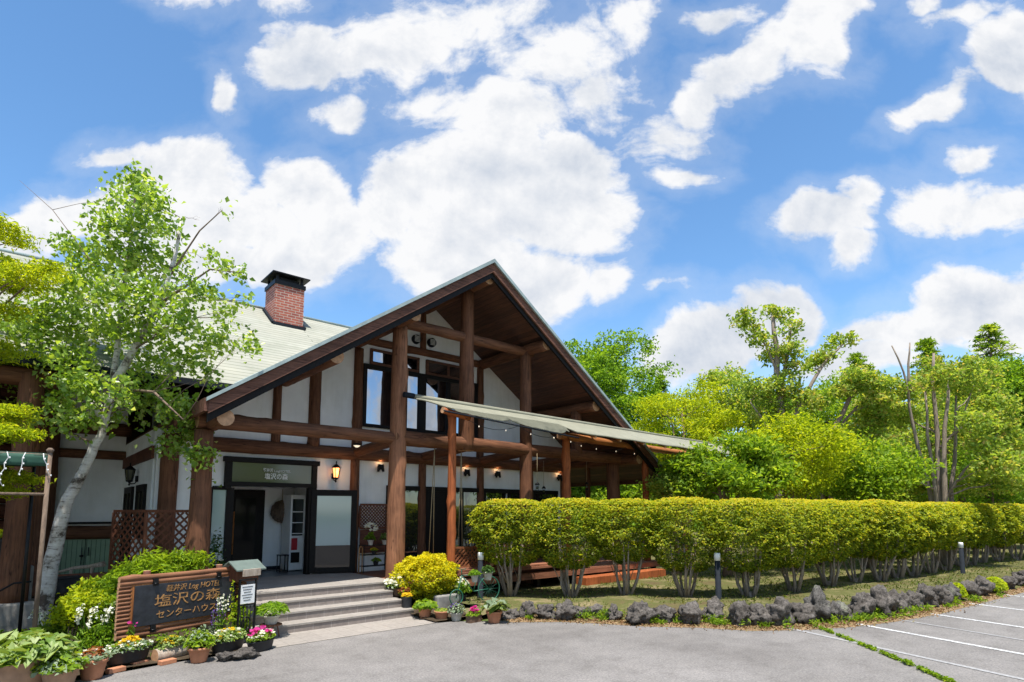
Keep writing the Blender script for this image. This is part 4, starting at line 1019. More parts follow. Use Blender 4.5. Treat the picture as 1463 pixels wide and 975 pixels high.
# plant rack by the door
r = thing('plant_rack', 'black and gold metal plant rack beside the open glass door', 'rack', (6.6, 12.55, .58), 0)
q = MB()
for x in (6.25, 6.95):
    for y in (12.42, 12.68): q.tube([(x, y, .58), (x, y, 1.22)], .010, 6)
q.build('frame', M['darkmetal'], r)
for z in (.72, .98, 1.20):
    q = MB()
    for k in range(6): q.bb(6.25, 6.95, 12.42 + k * .05, 12.43 + k * .05, z, z + .012)
    q.build('shelf', M['darkmetal'], r)
q = MB(); q.tube([(6.12, 12.40, .58), (6.12, 12.40, 1.15), (6.17, 12.42, 1.20), (6.22, 12.44, 1.15), (6.22, 12.44, .58)], .014, 6); q.build('side_hoop', M['gold'], r)

# ---------------------------------------------------------------- potted plants
PRNG = np.random.default_rng(77)
def blobpts(c, r, n, rng, shell=.4, flat=False):
    u = unit(rng, n); rho = (shell + (1 - shell) * rng.random(n) ** .5)[:, None]; return np.array(tuple(c)) + u * np.array(r) * rho, u
def potted(label, P, r, h, pmat, fol=(), flo=(), style='round', rz=0.0, group='potted plants round the entrance', name='potted_plant', z0=0.0, cat='potted plant', lift=None):
    """fol: (mat, n, leafsize, rx, rz_, zc, aspect, long); flo: (mat, n, size, rx, rz_, zc)"""
    P = Vector((P[0], P[1], P[2] + z0)); t = thing(name, label, cat, P, 0, group); q = MB()
    if style == 'round': q.lathe([(r * .66, 0), (r * .70, h * .1), (r * .92, h * .80), (r * .93, h * .81), (r * 1.04, h * .81), (r * 1.06, h), (r * .95, h), (r * .90, h * .86), (0.001, h * .86)], P, 28)
    elif style == 'barrel': q.lathe([(r * .82, 0), (r * .90, h * .2), (r * .93, h * .25), (r * .96, h * .27), (r * .98, h * .5), (r * 1.01, h * .53), (r * 1.0, h * .9), (r * 1.05, h * .92), (r * 1.05, h), (r * .95, h), (r * .93, h * .88), (.001, h * .88)], P, 32)
    elif style == 'oval': q.lathe([(r * .72, 0), (r * .85, h * .15), (r * .97, h * .9), (r * 1.02, h * .92), (r * 1.02, h), (r * .94, h), (r * .9, h * .86), (.001, h * .86)], P, 32, sx=1.0, sy=.45, rz=rz)
    elif style == 'cyl': q.lathe([(r * .88, 0), (r * .9, h * .08), (r * .97, h * .95), (r, h), (r * .92, h), (r * .9, h * .86), (.001, h * .86)], P, 28)
    elif style == 'trough':
        c, s = math.cos(rz), math.sin(rz); Mx = Matrix.Rotation(rz, 3, 'Z')
        q.box(P + Vector((0, 0, h / 2)), (r * 1.9, r * .8, h), M=Mx); q.box(P + Vector((0, 0, h * .95)), (r * 2.02, r * .92, h * .12), M=Mx)
    elif style == 'log':
        u_ = Vector((math.cos(rz), math.sin(rz), 0)); q.tube([P - u_ * r + Vector((0, 0, h * .55)), P + Vector((0, 0, h * .56)), P + u_ * r + Vector((0, 0, h * .55))], [h * .52, h * .54, h * .50], 18, mic=1)
    q.build('pot', [M[pmat], M['log_end']], t, bevel=.0)
    if style not in ('log', 'trough'):
        q = MB(); q.lathe([(r * .9, 0), (r * .5, .012)], P + Vector((0, 0, h * .88)), 20, sx=1.0, sy=.45 if style == 'oval' else 1.0, rz=rz); q.build('soil', M['soil'], t)
    ovl = style in ('oval', 'trough', 'log')
    def ell(n, rx, rzz, zc, shell, drop=0):
        u = unit(PRNG, n); u[:, 2] = np.abs(u[:, 2]) * (1 if not drop else .9) - drop * PRNG.random(n)
        rho = (shell + (1 - shell) * PRNG.random(n) ** .5)[:, None]
        o = u * np.array([rx, rx * (.5 if ovl else 1), rzz]) * rho
        c, s = math.cos(rz), math.sin(rz); o2 = o.copy(); o2[:, 0] = o[:, 0] * c - o[:, 1] * s; o2[:, 1] = o[:, 0] * s + o[:, 1] * c
        return o2 + np.array([P.x, P.y, P.z + zc]), u
    stems = MB()
    for f in fol:
        mat, n, ls, rx, rzz, zc = f[:6]; asp = f[6] if len(f) > 6 else .6; lg = f[7] if len(f) > 7 else 1.0
        pts, u = ell(n, rx, rzz, zc, .45, .25); leaves('foliage', pts, ls, PRNG, M[mat], t, dirs=u * .6 + np.array([0, 0, .5]), aspect=asp, long=lg)
        for k in range(7):
            e = pts[PRNG.integers(0, n)]; stems.tube([(P.x, P.y, P.z + h * .85), (P.x * .4 + e[0] * .6, P.y * .4 + e[1] * .6, (P.z + h + e[2]) / 2 + .02), tuple(e)], [.005, .004, .002], 4)
    if fol: stems.build('stem', M['l_green'], t, fix=False)
    for (mat, n, s, rx, rzz, zc) in flo:
        pts, u = ell(n, rx, rzz, zc, .75)
        V = []
        for k in range(5):       # five petals round each flower head
            a = 2 * math.pi * k / 5 + PRNG.random(n) * .5; V.append(pts + np.stack([np.cos(a), np.sin(a), .25 * np.ones(n)], 1) * s * .42)
        leaves('blossoms', np.concatenate(V), s * .8, PRNG, M[mat], t, bias=(-.15, -.5, .9), aspect=.9)
    return t
def px(x, y, z=0.0): return G(x, y, z)
def flowers_on_stalks(label, P, n, hmin, hmax, spread, pmat, ps, group, lmat='l_green', cat='flowers', name='flowering_plant', per=6, leafn=300, leafs=.05):
    P = Vector(P); t = thing(name, label, cat, P, 0, group); q = MB(); pts = []
    for k in range(n):
        a = PRNG.random() * 6.28; d_ = PRNG.random() ** .5 * spread; hh = hmin + (hmax - hmin) * PRNG.random(); b_ = P + Vector((math.cos(a) * d_ * .5, math.sin(a) * d_ * .5, 0)); e = P + Vector((math.cos(a) * d_, math.sin(a) * d_, hh))
        q.tube([b_, b_.lerp(e, .5) + Vector((0, 0, hh * .06)), e], [.006, .005, .003], 4)
        for j in range(per): pts.append(tuple(e - Vector((0, 0, j * hh * .035)) + Vector(PRNG.normal(size=3) * .012)))
    q.build('stem', M[lmat], t, fix=False)
    leaves('blossoms', np.array(pts), ps, PRNG, M[pmat], t, bias=(-.2, -.5, .6), aspect=.9)
    pp, u = blobpts(P + Vector((0, 0, hmin * .45)), (spread, spread, hmin * .5), leafn, PRNG, .2); leaves('foliage', pp, leafs, PRNG, M[lmat], t, aspect=.3, long=1.6); return t

gl = 'potted plants in front of the log sign'; gr = 'potted plants right of the entrance steps'
potted('large round barrel pot of white-edged hosta leaves at the left corner', px(32, 985), .26, .36, 'terra_pale', [('l_hosta', 520, .125, .46, .26, .40, .5, 1.3), ('l_bright', 160, .13, .44, .24, .38, .5, 1.3)], style='barrel', group=gl)
potted('pale terracotta pot of blue-green leafy plant second from the left corner', px(84, 984), .19, .24, 'terra_pale', [('l_silver', 260, .07, .26, .16, .24), ('l_bright', 260, .08, .27, .16, .24)], group=gl)
potted('terracotta pot with rust-red and pale flowers', px(131, 970), .155, .24, 'terra', [('l_silver', 180, .06, .18, .10, .24), ('l_red', 130, .06, .13, .13, .26)], [('p_white', 14, .035, .16, .08, .27)], group=gl)
potted('black oval planter of yellow and white flowers on red bricks', px(181, 953) + Vector((0, 0, .06)), .29, .17, 'potblack', [('l_silver', 420, .045, .32, .12, .17), ('l_green', 240, .05, .30, .12, .17)],
       [('p_yellow', 60, .035, .16, .13, .19), ('p_white', 44, .03, .30, .10, .18)], style='oval', rz=.35, group=gl)
potted('hollow log planter of yellow flowers and pale variegated leaves under the sign', px(244, 943), .22, .17, 'drift', [('l_hosta', 260, .06, .20, .15, .20)], [('p_yellow', 26, .04, .14, .12, .20)], style='log', rz=.35, group=gl)
potted('terracotta pot of feathery light green plant below the sign', px(284, 946), .14, .20, 'terra', [('l_bright', 420, .08, .17, .20, .24, .3, 1.3), ('l_silver', 240, .045, .15, .26, .26)], group=gl)
potted('black oval planter of cream and orange flowers right under the sign corner', px(325, 933) + Vector((0, 0, .02)), .26, .16, 'potblack', [('l_hosta', 420, .05, .30, .14, .19), ('l_bright', 180, .05, .28, .12, .18)],
       [('p_yellow', 22, .035, .24, .13, .20), ('p_white', 30, .03, .26, .13, .20)], style='oval', rz=.35, group=gl)
potted('black oval planter of pink and cream flowers beside the steps', px(372, 930), .22, .15, 'potblack', [('l_bright', 360, .05, .24, .12, .18), ('l_hosta', 140, .05, .22, .12, .18)],
       [('p_pink', 12, .07, .17, .16, .20), ('p_white', 20, .04, .22, .10, .2)], style='oval', rz=.35, group=gl)
t = potted('white pot of fine green plant raised on a rusty stand by the steps', px(386, 912) + Vector((0, 0, .22)), .13, .14, 'potwhite', [('l_green', 900, .05, .27, .17, .20, .3, 1.5)], [('p_white', 30, .025, .24, .10, .16)], group=gl)
q = MB(); P = px(386, 912)
for a in range(4): q.tube([P + Vector((math.cos(a * 1.57) * .14, math.sin(a * 1.57) * .14, 0)), P + Vector((math.cos(a * 1.57) * .10, math.sin(a * 1.57) * .10, .21))], .009, 5)
q.lathe([(.17, 0), (.17, .014)], P + Vector((0, 0, .205)), 16); q.build('stand', M['log'], t)
# bricks under the planters
for i, (a, b_, lab) in enumerate([(166, 962, 'red brick under the left end of the yellow-flowered planter'), (200, 952, 'red brick under the right end of the yellow-flowered planter'), (240, 950, 'red brick under the hollow log planter')]):
    P = px(a, b_); q = MB(); q.box(P + Vector((0, .06, .028)), (.20, .10, .056), .35); tag(q.build('brick', M['terra'], None, bevel=.006), lab, 'brick', 'bricks under the planters')

potted('black pot of white marguerite daisies on the top step edge', px(566, 852, .29), .15, .17, 'potbrown', [('l_green', 300, .05, .22, .16, .20), ('l_silver', 160, .05, .24, .20, .22)], [('p_white', 56, .065, .22, .18, .24)], group=gr)
potted('small red-leaved plant in a black pot just right of the daisies', px(578, 858, .25), .09, .14, 'potblack', [('l_red', 160, .05, .13, .11, .17), ('l_bright', 80, .04, .12, .10, .15)], group=gr)
potted('plain black pot of bright yellow flowers on the steps', px(581, 868, .145), .10, .20, 'potblack', [('l_bright', 60, .03, .10, .05, .2)], [('p_yellow', 60, .035, .10, .07, .21)], style='cyl', group=gr)
potted('terracotta pot of lime hosta leaves at the foot of the steps', px(607, 884), .135, .20, 'terra', [('l_bright', 150, .11, .22, .14, .22, .7)], group=gr)
potted('wide terracotta bowl pot with low dry plant', px(631, 886), .14, .17, 'terra', [('l_mix', 160, .05, .13, .05, .17)], group=gr)
potted('whitish pot of purple-grey foliage between terracotta pots', px(652, 887), .12, .15, 'potwhite', [('l_silver', 260, .05, .18, .15, .18), ('l_red', 80, .04, .12, .1, .18)], [('p_purple', 18, .03, .15, .12, .2)], group=gr)
potted('brown rectangular trough of bright green plants and pink flowers', px(677, 889), .15, .12, 'potbrown', [('l_bright', 240, .05, .17, .10, .13)], [('p_pink', 30, .04, .09, .12, .17)], style='trough', rz=.1, group=gr)
potted('terracotta pot of big grey-green hosta leaves beside the first rock', px(706, 890), .145, .21, 'terra', [('l_silver', 22, .24, .28, .20, .26, .55), ('l_hosta', 18, .22, .24, .16, .24, .6)], group=gr)
potted('white bucket of trailing plant on the terrace edge by the lattice', px(697, 829, .62), .10, .17, 'potwhite', [('l_dark', 200, .06, .13, .13, .18)], group=gr)
potted('small white pot of green plant behind the daisies bicycle', px(678, 832, .62), .075, .14, 'potwhite', [('l_green', 180, .05, .12, .11, .15)], group=gr)
potted('leafy white-flowered plant in a black pot beside the bicycle', px(658, 862, .1), .13, .18, 'potblack', [('l_green', 380, .06, .22, .26, .26), ('l_hosta', 160, .06, .2, .24, .28)], [('p_white', 22, .05, .2, .24, .3)], group=gr)
potted('white orchid in a pale pot on top of the plant rack', (6.45, 12.5, 1.21), .07, .12, 'potwhite', [('l_green', 24, .14, .10, .18, .16, .3, 1.4)], [('p_white', 12, .08, .16, .20, .32)], group='plants on the rack by the door')
potted('spidery green plant on the right of the rack top', (6.82, 12.5, 1.21), .07, .11, 'potwhite', [('l_hosta', 60, .12, .12, .12, .14, .2, 1.5)], group='plants on the rack by the door')
potted('yellow flowers in a dark pot on the middle rack shelf', (6.55, 12.5, .99), .06, .09, 'potblack', [('l_green', 60, .04, .08, .05, .1)], [('p_yellow', 14, .04, .08, .05, .11)], group='plants on the rack by the door')
potted('leafy green plant on the lowest rack shelf', (6.6, 12.5, .73), .07, .10, 'potblack', [('l_bright', 120, .05, .12, .09, .11)], group='plants on the rack by the door')
potted('tall thin dark plant in a pot by the left sidelight', (3.2, 12.75, .58), .12, .22, 'potblack', [('l_dark', 140, .07, .16, .62, .55, .5), ('l_dark', 160, .06, .22, .2, .3)], [('p_white', 14, .05, .2, .2, .28)], group='plants by the doorway')
# golden rounded shrub in a stone ring
gs = thing('golden_shrub', 'rounded golden yellow clipped shrub right of the steps', 'shrub', (6.66, 10.42, .1))
rng = np.random.default_rng(12); cc = []
rnd = random.Random(4)
GC = Vector((6.66, 10.42, .60))
n = 15000; u = unit(rng, n); bump_ = np.array([noise.noise(Vector(v) * 3.2) for v in u[:n]])
P = np.array(tuple(GC)) + u * np.array([.70, .60, .50]) * ((.76 + .24 * rng.random(n) ** .5) * (1 + .26 * bump_))[:, None]
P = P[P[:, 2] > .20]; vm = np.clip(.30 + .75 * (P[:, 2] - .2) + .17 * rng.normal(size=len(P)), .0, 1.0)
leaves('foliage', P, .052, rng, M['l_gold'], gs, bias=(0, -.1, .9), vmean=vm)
q = MB()
for k in range(9):
    a = k * .7; q.tube([(GC.x + math.cos(a) * .05, GC.y + math.sin(a) * .05, .05), (GC.x + math.cos(a) * .2, GC.y + math.sin(a) * .2, .35), (GC.x + math.cos(a) * .42, GC.y + math.sin(a) * .42, .75)], [.022, .016, .006], 6)
q.build('stem', M['bark'], gs, fix=False)
q = MB(); P = px(628, 862, .1); q.box(Vector((6.85, 9.88, .17)), (.62, .16, .30), .05); tag(q.build('kerb_stone', M['stone'], None, bevel=.03), 'low grey stone block holding the bed under the golden shrub', 'stone block')

# bicycle planter
bk = thing('bicycle_planter', 'little dark green ornamental bicycle carrying flower pots', 'bicycle', (7.6, 9.75, .1))
b0 = Vector((7.72, 9.62, .12)); ux = Vector((-.86, .10, 0)).normalized()
def ring(q, c, r, n_, w=.012):
    pts = [c + ux * math.cos(2 * math.pi * k / 28) * r + Vector((0, 0, math.sin(2 * math.pi * k / 28) * r)) for k in range(29)]; q.tube(pts, w, 6, cap=False)
    for k in range(n_): a = math.pi * 2 * k / n_; q.tube([c, c + ux * math.cos(a) * r + Vector((0, 0, math.sin(a) * r))], .003, 3)
for c, r_ in ((b0 + Vector((0, 0, .26)), .26), (b0 + ux * .78 + Vector((0, 0, .15)), .15)):
    q = MB(); ring(q, c, r_, 14); q.build('wheel', M['bike'], bk)
q = MB(); a = b0 + Vector((0, 0, .26)); b1 = b0 + ux * .78 + Vector((0, 0, .15)); s_ = b0 + ux * .28 + Vector((0, 0, .56)); m_ = b0 + ux * .38 + Vector((0, 0, .24)); hd = b0 + ux * .66 + Vector((0, 0, .58))
for p_, q_ in ((a, m_), (a, s_), (m_, s_), (m_, hd), (s_, hd), (hd, b1), (hd, hd + Vector((0, 0, .12)))): q.tube([p_, q_], .012, 6)
q.tube([hd + Vector((-.02, -.16, .14)), hd + Vector((0, 0, .12)), hd + Vector((-.02, .16, .14))], .010, 6); q.build('frame', M['bike'], bk)
q = MB(); q.box(s_ + Vector((0, 0, .03)), (.16, .10, .035), .1); q.build('saddle', M['dark'], bk, bevel=.01)

# ---------------------------------------------------------------- the carved log sign
u_ = Vector((math.cos(R(19.4)), math.sin(R(19.4)), 0)); S0 = Vector((1.22, 9.52, 0)); n_ = Vector((u_.y, -u_.x, 0)); WS = 1.80
sg = thing('log_sign', 'wide carved sign board in a frame of small brown logs among flower pots', 'sign', S0 + u_ * WS / 2)
SP = lambda a, z, o=0.0: S0 + u_ * a + n_ * o + Vector((0, 0, z))
rnd = random.Random(9)
for z in (1.075, 1.135 - .125, .37, .30): logc('rail_log', SP(-.04, z), SP(WS + .04, z), .036, .034, sg, 'log_sunlit', seed=int(z * 1000), seg=12)
for k in range(11):
    z = .43 + k * .0535
    for a0, a1 in ((-.05, .12), (WS - .12, WS + .05)): logc('stub_log', SP(a0, z, .004), SP(a1, z, .004), .027, .027, sg, 'log_sunlit', seed=200 + k, seg=10, knots=0)
for a in (.35, WS - .35): logc('sign_post', SP(a, 0, -.06), SP(a, 1.16, -.06), .05, .045, sg, 'log_x', seed=int(a * 100))
q = MB(); c = SP(WS / 2, .69, .012); q.box(c, (WS - .22, .03, .60), math.atan2(u_.y, u_.x)); q.build('backing_board', M['beam_light'], sg)
q = MB(); c = SP(WS / 2 + .015, .69, .035); q.box(c, (WS - .27, .03, .56), math.atan2(u_.y, u_.x)); q.build('slate_board', M['slate'], sg, bevel=.004)
for a, z in ((.42, 1.0), (WS - .42, 1.0), (.42, .36)):
    q = MB(); q.box(SP(a, z, .04), (.07, .045, .10), math.atan2(u_.y, u_.x)); q.tube([SP(a - .03, z - .02, .07), SP(a + .03, z - .02, .07)], .012, 6); q.build('iron_clasp', M['darkmetal'], sg)
up = (0, 0, 1); F_ = .052
text('lettering', '軽井沢', .10, M['gold'], sg, SP(.72, .885, F_), tuple(u_), up, .30, .15)
text('lettering', 'Log HOTEL', .115, M['gold'], sg, SP(1.15, .885, F_), tuple(u_), up, .50, .25)
text('lettering', '塩沢の森', .19, M['gold'], sg, SP(.92, .715, F_), tuple(u_), up, 1.0, .0)
text('lettering', 'センターハウス', .125, M['gold'], sg, SP(.91, .53, F_), tuple(u_), up, .90, .0)

# letterbox and notice stand
lb = at(347, 819, 9.45); lbx = thing('letterbox', 'wooden letterbox with a pale green gabled metal roof on a post', 'letterbox', (lb.x, lb.y, 0))
a_ = R(15); Mx = Matrix.Rotation(a_, 3, 'Z'); cz = lb.z - .02
q = MB(); q.box((lb.x, lb.y, cz), (.38, .28, .20), M=Mx); q.build('box', M['lattice_dk'], lbx, bevel=.006)
for s in (-1, 1):
    q = MB(); v = [Mx @ Vector(p) + Vector((lb.x, lb.y, cz)) for p in ((-.25, 0, .205), (.25, 0, .205), (.25, s * .25, .075), (-.25, s * .25, .075))]
    q.add([tuple(p) for p in v] + [tuple(p + Vector((0, 0, .02))) for p in v], [(0, 1, 2, 3), (4, 5, 6, 7), (0, 1, 5, 4), (1, 2, 6, 5), (2, 3, 7, 6), (3, 0, 4, 7)]); q.build('roof', M['copper'], lbx)
q = MB(); v = [Mx @ Vector(p) + Vector((lb.x, lb.y, cz)) for p in ((-.19, -.14, .10), (-.19, .14, .10), (-.19, 0, .19), (.19, -.14, .10), (.19, .14, .10), (.19, 0, .19))]
q.add(v, [(0, 1, 2), (3, 4, 5)]); q.build('gable_end', M['lattice_dk'], lbx)
q = MB(); q.box((lb.x, lb.y, (cz - .12) / 2), (.09, .09, cz - .12), M=Mx); q.build('post', M['log'], lbx)
nb = at(352, 880, 9.0); nz = nb.z; t = thing('notice_stand', 'small black stand holding a white printed notice beside the letterbox', 'notice stand', (nb.x, nb.y, 0))
ns = lambda a, z, o=0: Vector((nb.x, nb.y, 0)) + u_ * a + n_ * o + Vector((0, 0, z))
q = MB(); q.box(ns(0, .74), (.24, .02, .28), math.atan2(u_.y, u_.x)); q.build('notice', M['paper'], t)
q = MB()
for k in range(6): q.box(ns(-.01, .85 - k * .04, .012), (.18 - .03 * (k % 3), .003, .008), math.atan2(u_.y, u_.x))
q.build('print', M['greymetal'], t)
q = MB()
for a in (-.14, .14): q.box(ns(a, .48), (.02, .03, .96), math.atan2(u_.y, u_.x))
for z in (.02, .58, .96): q.box(ns(0, z), (.3, .03, .02), math.atan2(u_.y, u_.x))
for k in range(5): q.tube([ns(-.12 + k * .06, .06), ns(-.09 + k * .06 * .9, .3), ns(-.12 + k * .06, .56)], .008, 5)
q.tube([ns(math.cos(k * .5) * .07, .3 + math.sin(k * .5) * .1) for k in range(14)], .010, 5); q.build('frame', M['darkmetal'], t)
q = MB(); q.box(ns(.06, 1.06), (.30, .03, .11), math.atan2(u_.y, u_.x)); tag(q.build('wood_plaque', M['drift'], None, bevel=.004), 'pale weathered wood plaque above the white notice', 'plaque')

# ---------------------------------------------------------------- garden planting on the left
jp = thing('juniper_shrub', 'spreading bright green juniper behind the log sign', 'shrub', (1.7, 10.9, .05))
jc = []
for (x, y, r_, dd) in [(120, 868, 22, 8.8), (150, 850, 26, 8.9), (172, 838, 28, 9.0), (195, 822, 24, 9.2), (225, 808, 20, 9.4), (255, 804, 18, 9.6), (282, 806, 15, 9.7), (140, 885, 24, 8.7), (170, 870, 30, 8.8), (205, 850, 30, 9.2), (245, 835, 28, 9.4), (100, 880, 16, 8.7), (235, 815, 22, 9.5), (212, 815, 20, 9.3)]:
    p = at(x, y, dd); rm = r_ / 824 * dd; jc.append((p.x, p.y, p.z, rm, rm, rm * .8))
rng = np.random.default_rng(31); P, vm = clump_points(jc, 12000, rng, .10, 18, .8, .6)
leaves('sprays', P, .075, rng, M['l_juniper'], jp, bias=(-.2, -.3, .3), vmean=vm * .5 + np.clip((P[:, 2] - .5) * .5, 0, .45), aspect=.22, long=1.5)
q = MB(); rnd = random.Random(8)
for c in jc: q.tube([(1.7, 10.9, .05), ((1.7 + c[0]) / 2, (10.9 + c[1]) / 2, c[2] * .6), c[:3]], [.03, .02, .008], 6)
q.build('stem', M['bark'], jp, fix=False)
yb = thing('leafy_bush', 'small yellow-green leafy bush at the foot of the birch', 'bush', (.75, 10.3, .05))
jc = []
for (x, y, r_, dd) in [(112, 862, 20, 8.6), (128, 845, 18, 8.8), (98, 878, 18, 8.4), (140, 862, 18, 8.6)]:
    p = at(x, y, dd); rm = r_ / 824 * dd; jc.append((p.x, p.y, p.z, rm, rm, rm * .9))
P, vm = clump_points(jc, 2600, rng, .08, 10, .8, .5); leaves('foliage', P, .055, rng, M['l_maple'], yb, bias=(-.2, -.4, .6), vmean=vm)
q = MB()
for c in jc: q.tube([(.75, 10.3, .05), c[:3]], [.014, .006], 5)
q.build('stem', M['bark'], yb, fix=False)
gf = 'flowers growing behind the front pots'
flowers_on_stalks('white daisies on tall stalks left of the sign', px(140, 935), 22, .45, .72, .30, 'p_white', .045, gf, 'l_green', leafn=700, leafs=.06)
flowers_on_stalks('pinkish grass-like flowers beside the left edge of the sign', px(178, 925), 30, .35, .55, .18, 'p_pink', .016, gf, 'l_mix', leafn=500, leafs=.06)
flowers_on_stalks('dark purple and white lupin spikes in front of the sign', px(312, 922) + Vector((0, .1, 0)), 9, .42, .62, .12, 'p_purple', .03, gf, 'l_silver', per=12, leafn=160)
flowers_on_stalks('tall white snapdragon spikes at the right of the sign', px(310, 925) + Vector((.05, .0, 0)), 6, .62, .8, .09, 'p_white', .035, gf, 'l_green', per=9, leafn=120)
flowers_on_stalks('tall pale green leafy stems rising right of the sign', px(342, 915), 6, .62, .95, .16, 'l_maple', .05, gf, 'l_bright', per=14, leafn=260, leafs=.08)
flowers_on_stalks('low white flowers behind the hosta barrel', px(78, 935) + Vector((0, .25, 0)), 26, .45, .62, .30, 'p_white', .045, gf, 'l_bright', leafn=700)
flowers_on_stalks('single pink cosmos leaning over the sign corner', SP(.10, 0, .12), 3, .48, .52, .05, 'p_pink', .05, gf, 'l_green', per=2, leafn=80)

# birch
def P9(x, y, d): return at(x, y, d)
D0 = 9.6
bc = []
for (x, y, r_) in [(197, 262, 22), (172, 290, 24), (213, 290, 26), (225, 262, 10), (150, 330, 28), (190, 330, 32), (225, 330, 22), (100, 345, 14), (118, 372, 28), (165, 378, 34), (212, 378, 32), (250, 372, 16), (84, 405, 24), (125, 418, 34), (176, 430, 36), (226, 425, 34), (268, 410, 20), (60, 440, 26), (100, 462, 36), (150, 478, 34),
                   (205, 478, 36), (255, 462, 30), (298, 425, 16), (322, 455, 18), (345, 480, 15), (305, 490, 22), (50, 480, 38), (15, 470, 34), (95, 520, 34), (215, 530, 34), (262, 520, 30), (300, 545, 14), (55, 545, 38), (15, 530, 36), (110, 560, 34), (165, 568, 26), (205, 575, 32), (245, 582, 24), (70, 592, 26), (262, 622, 26), (285, 655, 18), (240, 640, 16), (290, 690, 8),
                   (338, 392, 14), (318, 385, 14), (300, 372, 10), (318, 298, 7), (285, 315, 6), (115, 600, 24), (160, 600, 20), (272, 590, 18), (350, 430, 8), (20, 590, 18), (352, 500, 10), (250, 325, 8)]:
    dd = D0 + rnd.uniform(-.7, .7); p = P9(x, y, dd); rm = r_ / 824 * dd * 1.05; bc.append((p.x, p.y, p.z, rm, rm, rm * .95))
base = P9(57, 890, D0); base.z = .05
st = [([base, P9(67, 838, D0), P9(79, 782, D0), P9(88, 741, D0), P9(98, 712, D0), P9(113, 682, D0), P9(129, 650, D0), P9(144, 621, D0), P9(160, 565, D0), P9(168, 500, D0), P9(175, 430, D0), P9(185, 350, D0), P9(196, 262, D0)], .128, .018),
      ([P9(160, 555, D0), P9(190, 500, D0 - .1), P9(225, 440, D0 - .2), P9(250, 370, D0 - .2), P9(259, 312, D0 - .2)], .07, .02),
      ([P9(150, 600, D0), P9(110, 550, D0 + .1), P9(60, 500, D0 + .3), P9(20, 470, D0 + .5)], .06, .015),
      ([P9(160, 555, D0), P9(220, 560, D0 - .4), P9(262, 600, D0 - .6)], .035, .01),
      ([P9(242, 395, D0 - .2), P9(285, 330, D0 - .2), P9(318, 300, D0 - .2)], .018, .006),
      ([P9(150, 400, D0), P9(75, 300, D0), P9(28, 258, D0)], .009, .002), ([P9(235, 430, D0), P9(300, 385, D0 - .3), P9(345, 390, D0 - .4)], .022, .006)]
birch = tree('birch_tree', 'leaning white-barked birch with airy green leaves in front of the left wing', tuple(base), st, bc, 14000, .088, 'l_birch', 'birch', None, 5, twig=.16, per=9, bias=(-.1, -.25, .25), flat=1.0, inner=.25, aspect=.72, tw=2, lf=.5, limbz=P9(150, 585, D0).z)
# maples on the left edge
mc = []
for (x, y, rx, ry) in [(5, 322, 26, 10), (20, 345, 32, 10), (-15, 335, 30, 12), (30, 395, 50, 14), (-5, 380, 40, 14), (70, 385, 30, 12), (10, 410, 40, 14), (20, 590, 36, 12), (-10, 600, 40, 14), (10, 620, 44, 14), (20, 685, 36, 12), (5, 705, 34, 12), (-20, 660, 40, 16), (-15, 440, 50, 16), (-15, 500, 50, 20)]:
    dd = 8.2 + rnd.uniform(-.4, .4); p = at(x, y, dd); k = dd / 824; mc.append((p.x, p.y, p.z, rx * k, rx * k, ry * k))
mb_ = at(-75, 900, 8.3); mb_.z = 0
tree('japanese_maple', 'bright yellow-green maple whose branches reach in at the left edge', tuple(mb_), [([mb_, at(-85, 650, 8.3), at(-80, 400, 8.3)], .09, .03)], mc, 16000, .05, 'l_maple', 'bark', None, 6, twig=.10, per=12, flat=.3, inner=.1, aspect=.35, long=1.3, tw=1)

# arbor of thin metal posts with a green awning, fairy lights
ar = thing('garden_arbor', 'slim metal arbor frame with dark green awning at the left edge', 'arbor', tuple(G(45, 975, 0)))
A = at(58, 800, 7.4); A.z = 0; B = at(37, 800, 8.3); B.z = 0; lft = Vector((-1, .06, 0))
A2 = A + lft * 2.2; B2 = B + lft * 2.2; zt = 2.76
for P in (A, A2): q = MB(); q.tube([P, P + Vector((0, 0, zt))], .026, 8); q.lathe([(.03, 0), (.045, .03), (.02, .06)], P + Vector((0, 0, zt)), 10); q.build('post', M['bark'], ar)
for P in (B, B2): q = MB(); q.tube([P, P + Vector((0, 0, zt))], .022, 8); q.build('post', M['darkmetal'], ar)
q = MB(); q.tube([A + Vector((0, 0, 2.22)), A2 + Vector((0, 0, 2.22))], .018, 8); q.tube([A + Vector((0, 0, zt - .04)), A2 + Vector((0, 0, zt - .04))], .02, 8); q.tube([A + Vector((0, 0, zt - .04)), B + Vector((0, 0, zt - .1))], .02, 8); q.build('rail', M['bark'], ar)
q = MB(); nx = 30
for j in range(4):
    for i in range(nx): a = i / (nx - 1); p = (A + Vector((0, 0, zt - .03))).lerp(A2 + Vector((0, 0, zt - .03)), a) + Vector((0, .02 * math.sin(a * 30) * j / 3 - .02, -.05 * j)); q.v.append(tuple(p))
for j in range(3):
    for i in range(nx - 1): a = j * nx + i; q.f.append((a, a + 1, a + nx + 1, a + nx)); q.m.append(0); q.sm.append(True)
q.add([A + Vector((0, 0, zt - .02)), A2 + Vector((0, 0, zt - .02)), B2 + Vector((0, 0, zt - .12)), B + Vector((0, 0, zt - .12))], [(0, 1, 2, 3)])
o = q.build('awning', M['awning'], ar, fix=False); s = o.modifiers.new('s', 'SOLIDIFY'); s.thickness = .01
fl = thing('fairy_lights', 'white icicle fairy light strings hanging from the green awning', 'fairy lights', tuple(A + Vector((0, 0, zt))))
q = MB(); rnd = random.Random(3)
